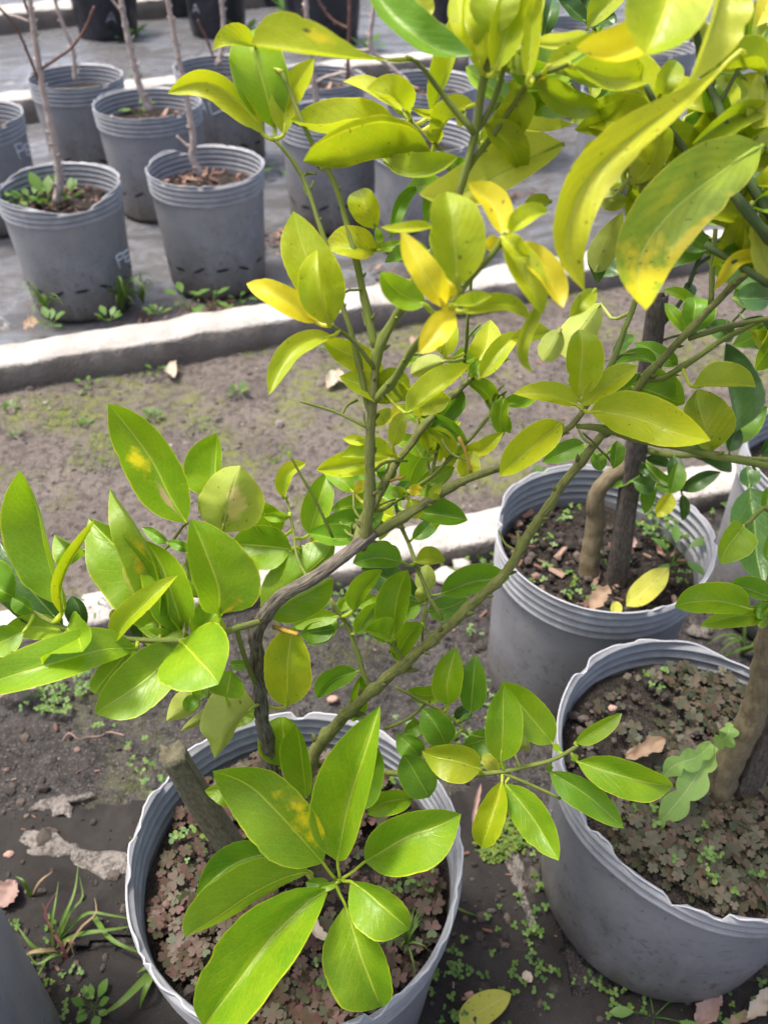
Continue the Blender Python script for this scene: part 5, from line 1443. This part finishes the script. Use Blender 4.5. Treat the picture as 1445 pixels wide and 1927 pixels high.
def gmul(r):
    x, y = random.choice([(-.30, 2.33), (-.33, 2.28), (.35, 2.65), (-.5, 1.87), (-.62, 1.86), (-.38, 1.93), (.02, 2.1)]); return Vector((x + r.gauss(0, .06), y + r.gauss(0, .03), .004 + .01 * r.random()))
crumbs('bark_mulch', 330, gmul, MULCH, 'bark chips fallen between the pots of the far bed', 77, .006, .016, True)
def stone(x, y, z, r, label, seed, mat=ROCK):
    rnd = random.Random(seed); V, Fc = [], []; c = gz(x, y, z); n, mm = 10, 16
    for i in range(n + 1):
        for k in range(mm):
            a, b_ = math.pi * i / n, 2 * math.pi * k / mm; d = Vector((math.sin(a) * math.cos(b_), math.sin(a) * math.sin(b_) * .8, math.cos(a) * .55))
            V.append(c + d * r * (1 + .35 * noise.noise(d * 1.7 + Vector((seed, 0, 0))) + .12 * noise.noise(d * 5)))
    for i in range(n):
        for k in range(mm): a, b_ = i * mm + k, i * mm + (k + 1) % mm; Fc.append((a, b_, b_ + mm, a + mm))
    return tag(mesh('stone', V, Fc, mat, None, c), label, 'stone', 'loose stones')
BRICK = plain('brick_pebble', (.30, .18, .14), (.38, .25, .2), .85, 60)
stone(840, 1085, .008, .022, 'pale stone against the low kerb behind the middle leaves', 2.2); stone(868, 1062, .008, .016, 'whitish stone right beside the low kerb stone', 3.4)
stone(626, 1316, .006, .008, 'reddish pebble on the dark bed right of the trunk', 4.1, BRICK); stone(17, 1608, .005, .006, 'small reddish pebble at the left edge', 5.3, BRICK)
stone(1140, 1340, .0, .012, 'grey stone between the two right pots', 6.2); stone(540, 1212, .006, .012, 'pale stone below the fork of the trunk', 7.3, BRICK)
stone(885, 1875, .005, .006, 'small pink pebble by the fallen yellow leaf', 8.3, BRICK); stone(1153, 1333, .27, .005, 'tiny pink pebble in the lower right pot', 9.3, BRICK)
# pale ragged sheets / thin dead runner on the bed
root = empty('dead_runner', tuple(gz(120, 1395, .004))); tag(root, 'thin dead plant runner lying on the dark bed', 'twig')
t = tube_data(spline([gz(x, y, .006 + .012 * math.sin(i * 1.3)) for i, (x, y) in enumerate([(117, 1396), (130, 1380), (148, 1392), (165, 1388), (190, 1385), (205, 1378), (234, 1384)])], 30), [.0012] * 31, 5)
mesh('runner', t[0], t[1], DRYP, root, t[0][0])

PALE_TAN = soil_mat('pale_tan_patch', (.17, .152, .132), (.30, .272, .24), (.08, .07, .06), scale=1.6)  # mottled pale tan for the thin ragged sheets on the bed
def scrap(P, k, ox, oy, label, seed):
    """ragged pale tan sheet laid on the bed, outline given on the ground"""
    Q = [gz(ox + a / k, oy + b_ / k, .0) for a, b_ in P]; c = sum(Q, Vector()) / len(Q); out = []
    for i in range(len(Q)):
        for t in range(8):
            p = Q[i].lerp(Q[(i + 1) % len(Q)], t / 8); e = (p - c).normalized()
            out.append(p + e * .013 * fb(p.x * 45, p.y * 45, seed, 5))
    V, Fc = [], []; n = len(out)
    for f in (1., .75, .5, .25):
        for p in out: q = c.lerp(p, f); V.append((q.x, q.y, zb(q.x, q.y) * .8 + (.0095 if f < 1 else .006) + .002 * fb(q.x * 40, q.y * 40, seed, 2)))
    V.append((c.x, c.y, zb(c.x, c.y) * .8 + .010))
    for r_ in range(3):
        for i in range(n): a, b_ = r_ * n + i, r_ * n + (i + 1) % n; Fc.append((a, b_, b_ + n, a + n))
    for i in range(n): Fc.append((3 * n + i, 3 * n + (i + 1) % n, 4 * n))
    return tag(mesh('pale_patch', V, Fc, PALE_TAN, None, (c.x, c.y, 0)), label, 'fabric', 'pale ragged patches')
scrap([(165, 630), (235, 575), (330, 540), (440, 560), (500, 515), (500, 545), (400, 590), (370, 660), (270, 670), (250, 630)], 2.779, 0, 1300, 'upper pale ragged patch left of the wooden stub', 1.)
scrap([(120, 800), (180, 740), (270, 720), (280, 790), (400, 810), (550, 850), (690, 855), (690, 930), (560, 1000), (430, 930), (330, 880), (170, 865)], 2.779, 0, 1300, 'long pale ragged patch touching the foreground pot', 2.)
scrap([(95, 520), (140, 560), (170, 650), (180, 800), (230, 930), (200, 960), (165, 850), (90, 700), (60, 590)], 2.779, 925, 1407, 'narrow pale ragged strip between the two nearest pots', 3.)
scrap([(515, 1580), (560, 1540), (650, 1545), (720, 1590), (700, 1640), (600, 1660), (540, 1630)], 4.819, 1185, 860, 'small pale ragged patch beside the pot with the crooked trunk', 4.)

patch('moss_patch', [(190, 850, 120, .06, PZ + .002, .002, .004, .004), (120, 790, 60, .04, PZ + .002, .002, .004, .004), (380, 805, 60, .04, PZ + .002, .002, .004, .004), (610, 700, 60, .04, PZ + .002, .002, .004, .004), (700, 640, 60, .05, PZ + .002, .002, .004, .004),
      (480, 660, 50, .05, PZ + .002, .002, .004, .004), (870, 640, 60, .05, PZ + .002, .002, .004, .004), (400, 880, 50, .03, PZ + .002, .002, .004, .004), (520, 855, 60, .03, PZ + .002, .002, .004, .004), (60, 760, 50, .05, PZ + .002, .002, .004, .004), (940, 790, 50, .04, PZ + .002, .002, .004, .004), (240, 700, 40, .05, PZ + .002, .002, .004, .004)],
      'thin yellow-green moss patches on the bare path', MOSS, 41, cat='moss')
def gpeb(r):
    x, y = r.uniform(-1.1, 1.2), r.uniform(.85, 2.2)
    if side(fkB, x, y) < .01 or side(bkF, x, y) > -.01: return None
    return Vector((x, y, zp(x, y) + .001))
crumbs('soil_clods', 420, gpeb, CRUMBP, 'larger clods and pebbles on the path', 91, .004, .013)
crumbs('leaf_litter', 260, gpeb, MULCH, 'dry leaf bits on the path', 92, .003, .010, True)
crumbs('soil_clods', 420, gbed, CRUMB, 'larger dark clods on the near bed', 93, .005, .014)
crumbs('leaf_litter', 380, gbed, MULCH, 'dry leaf bits on the near bed', 94, .003, .011, True)
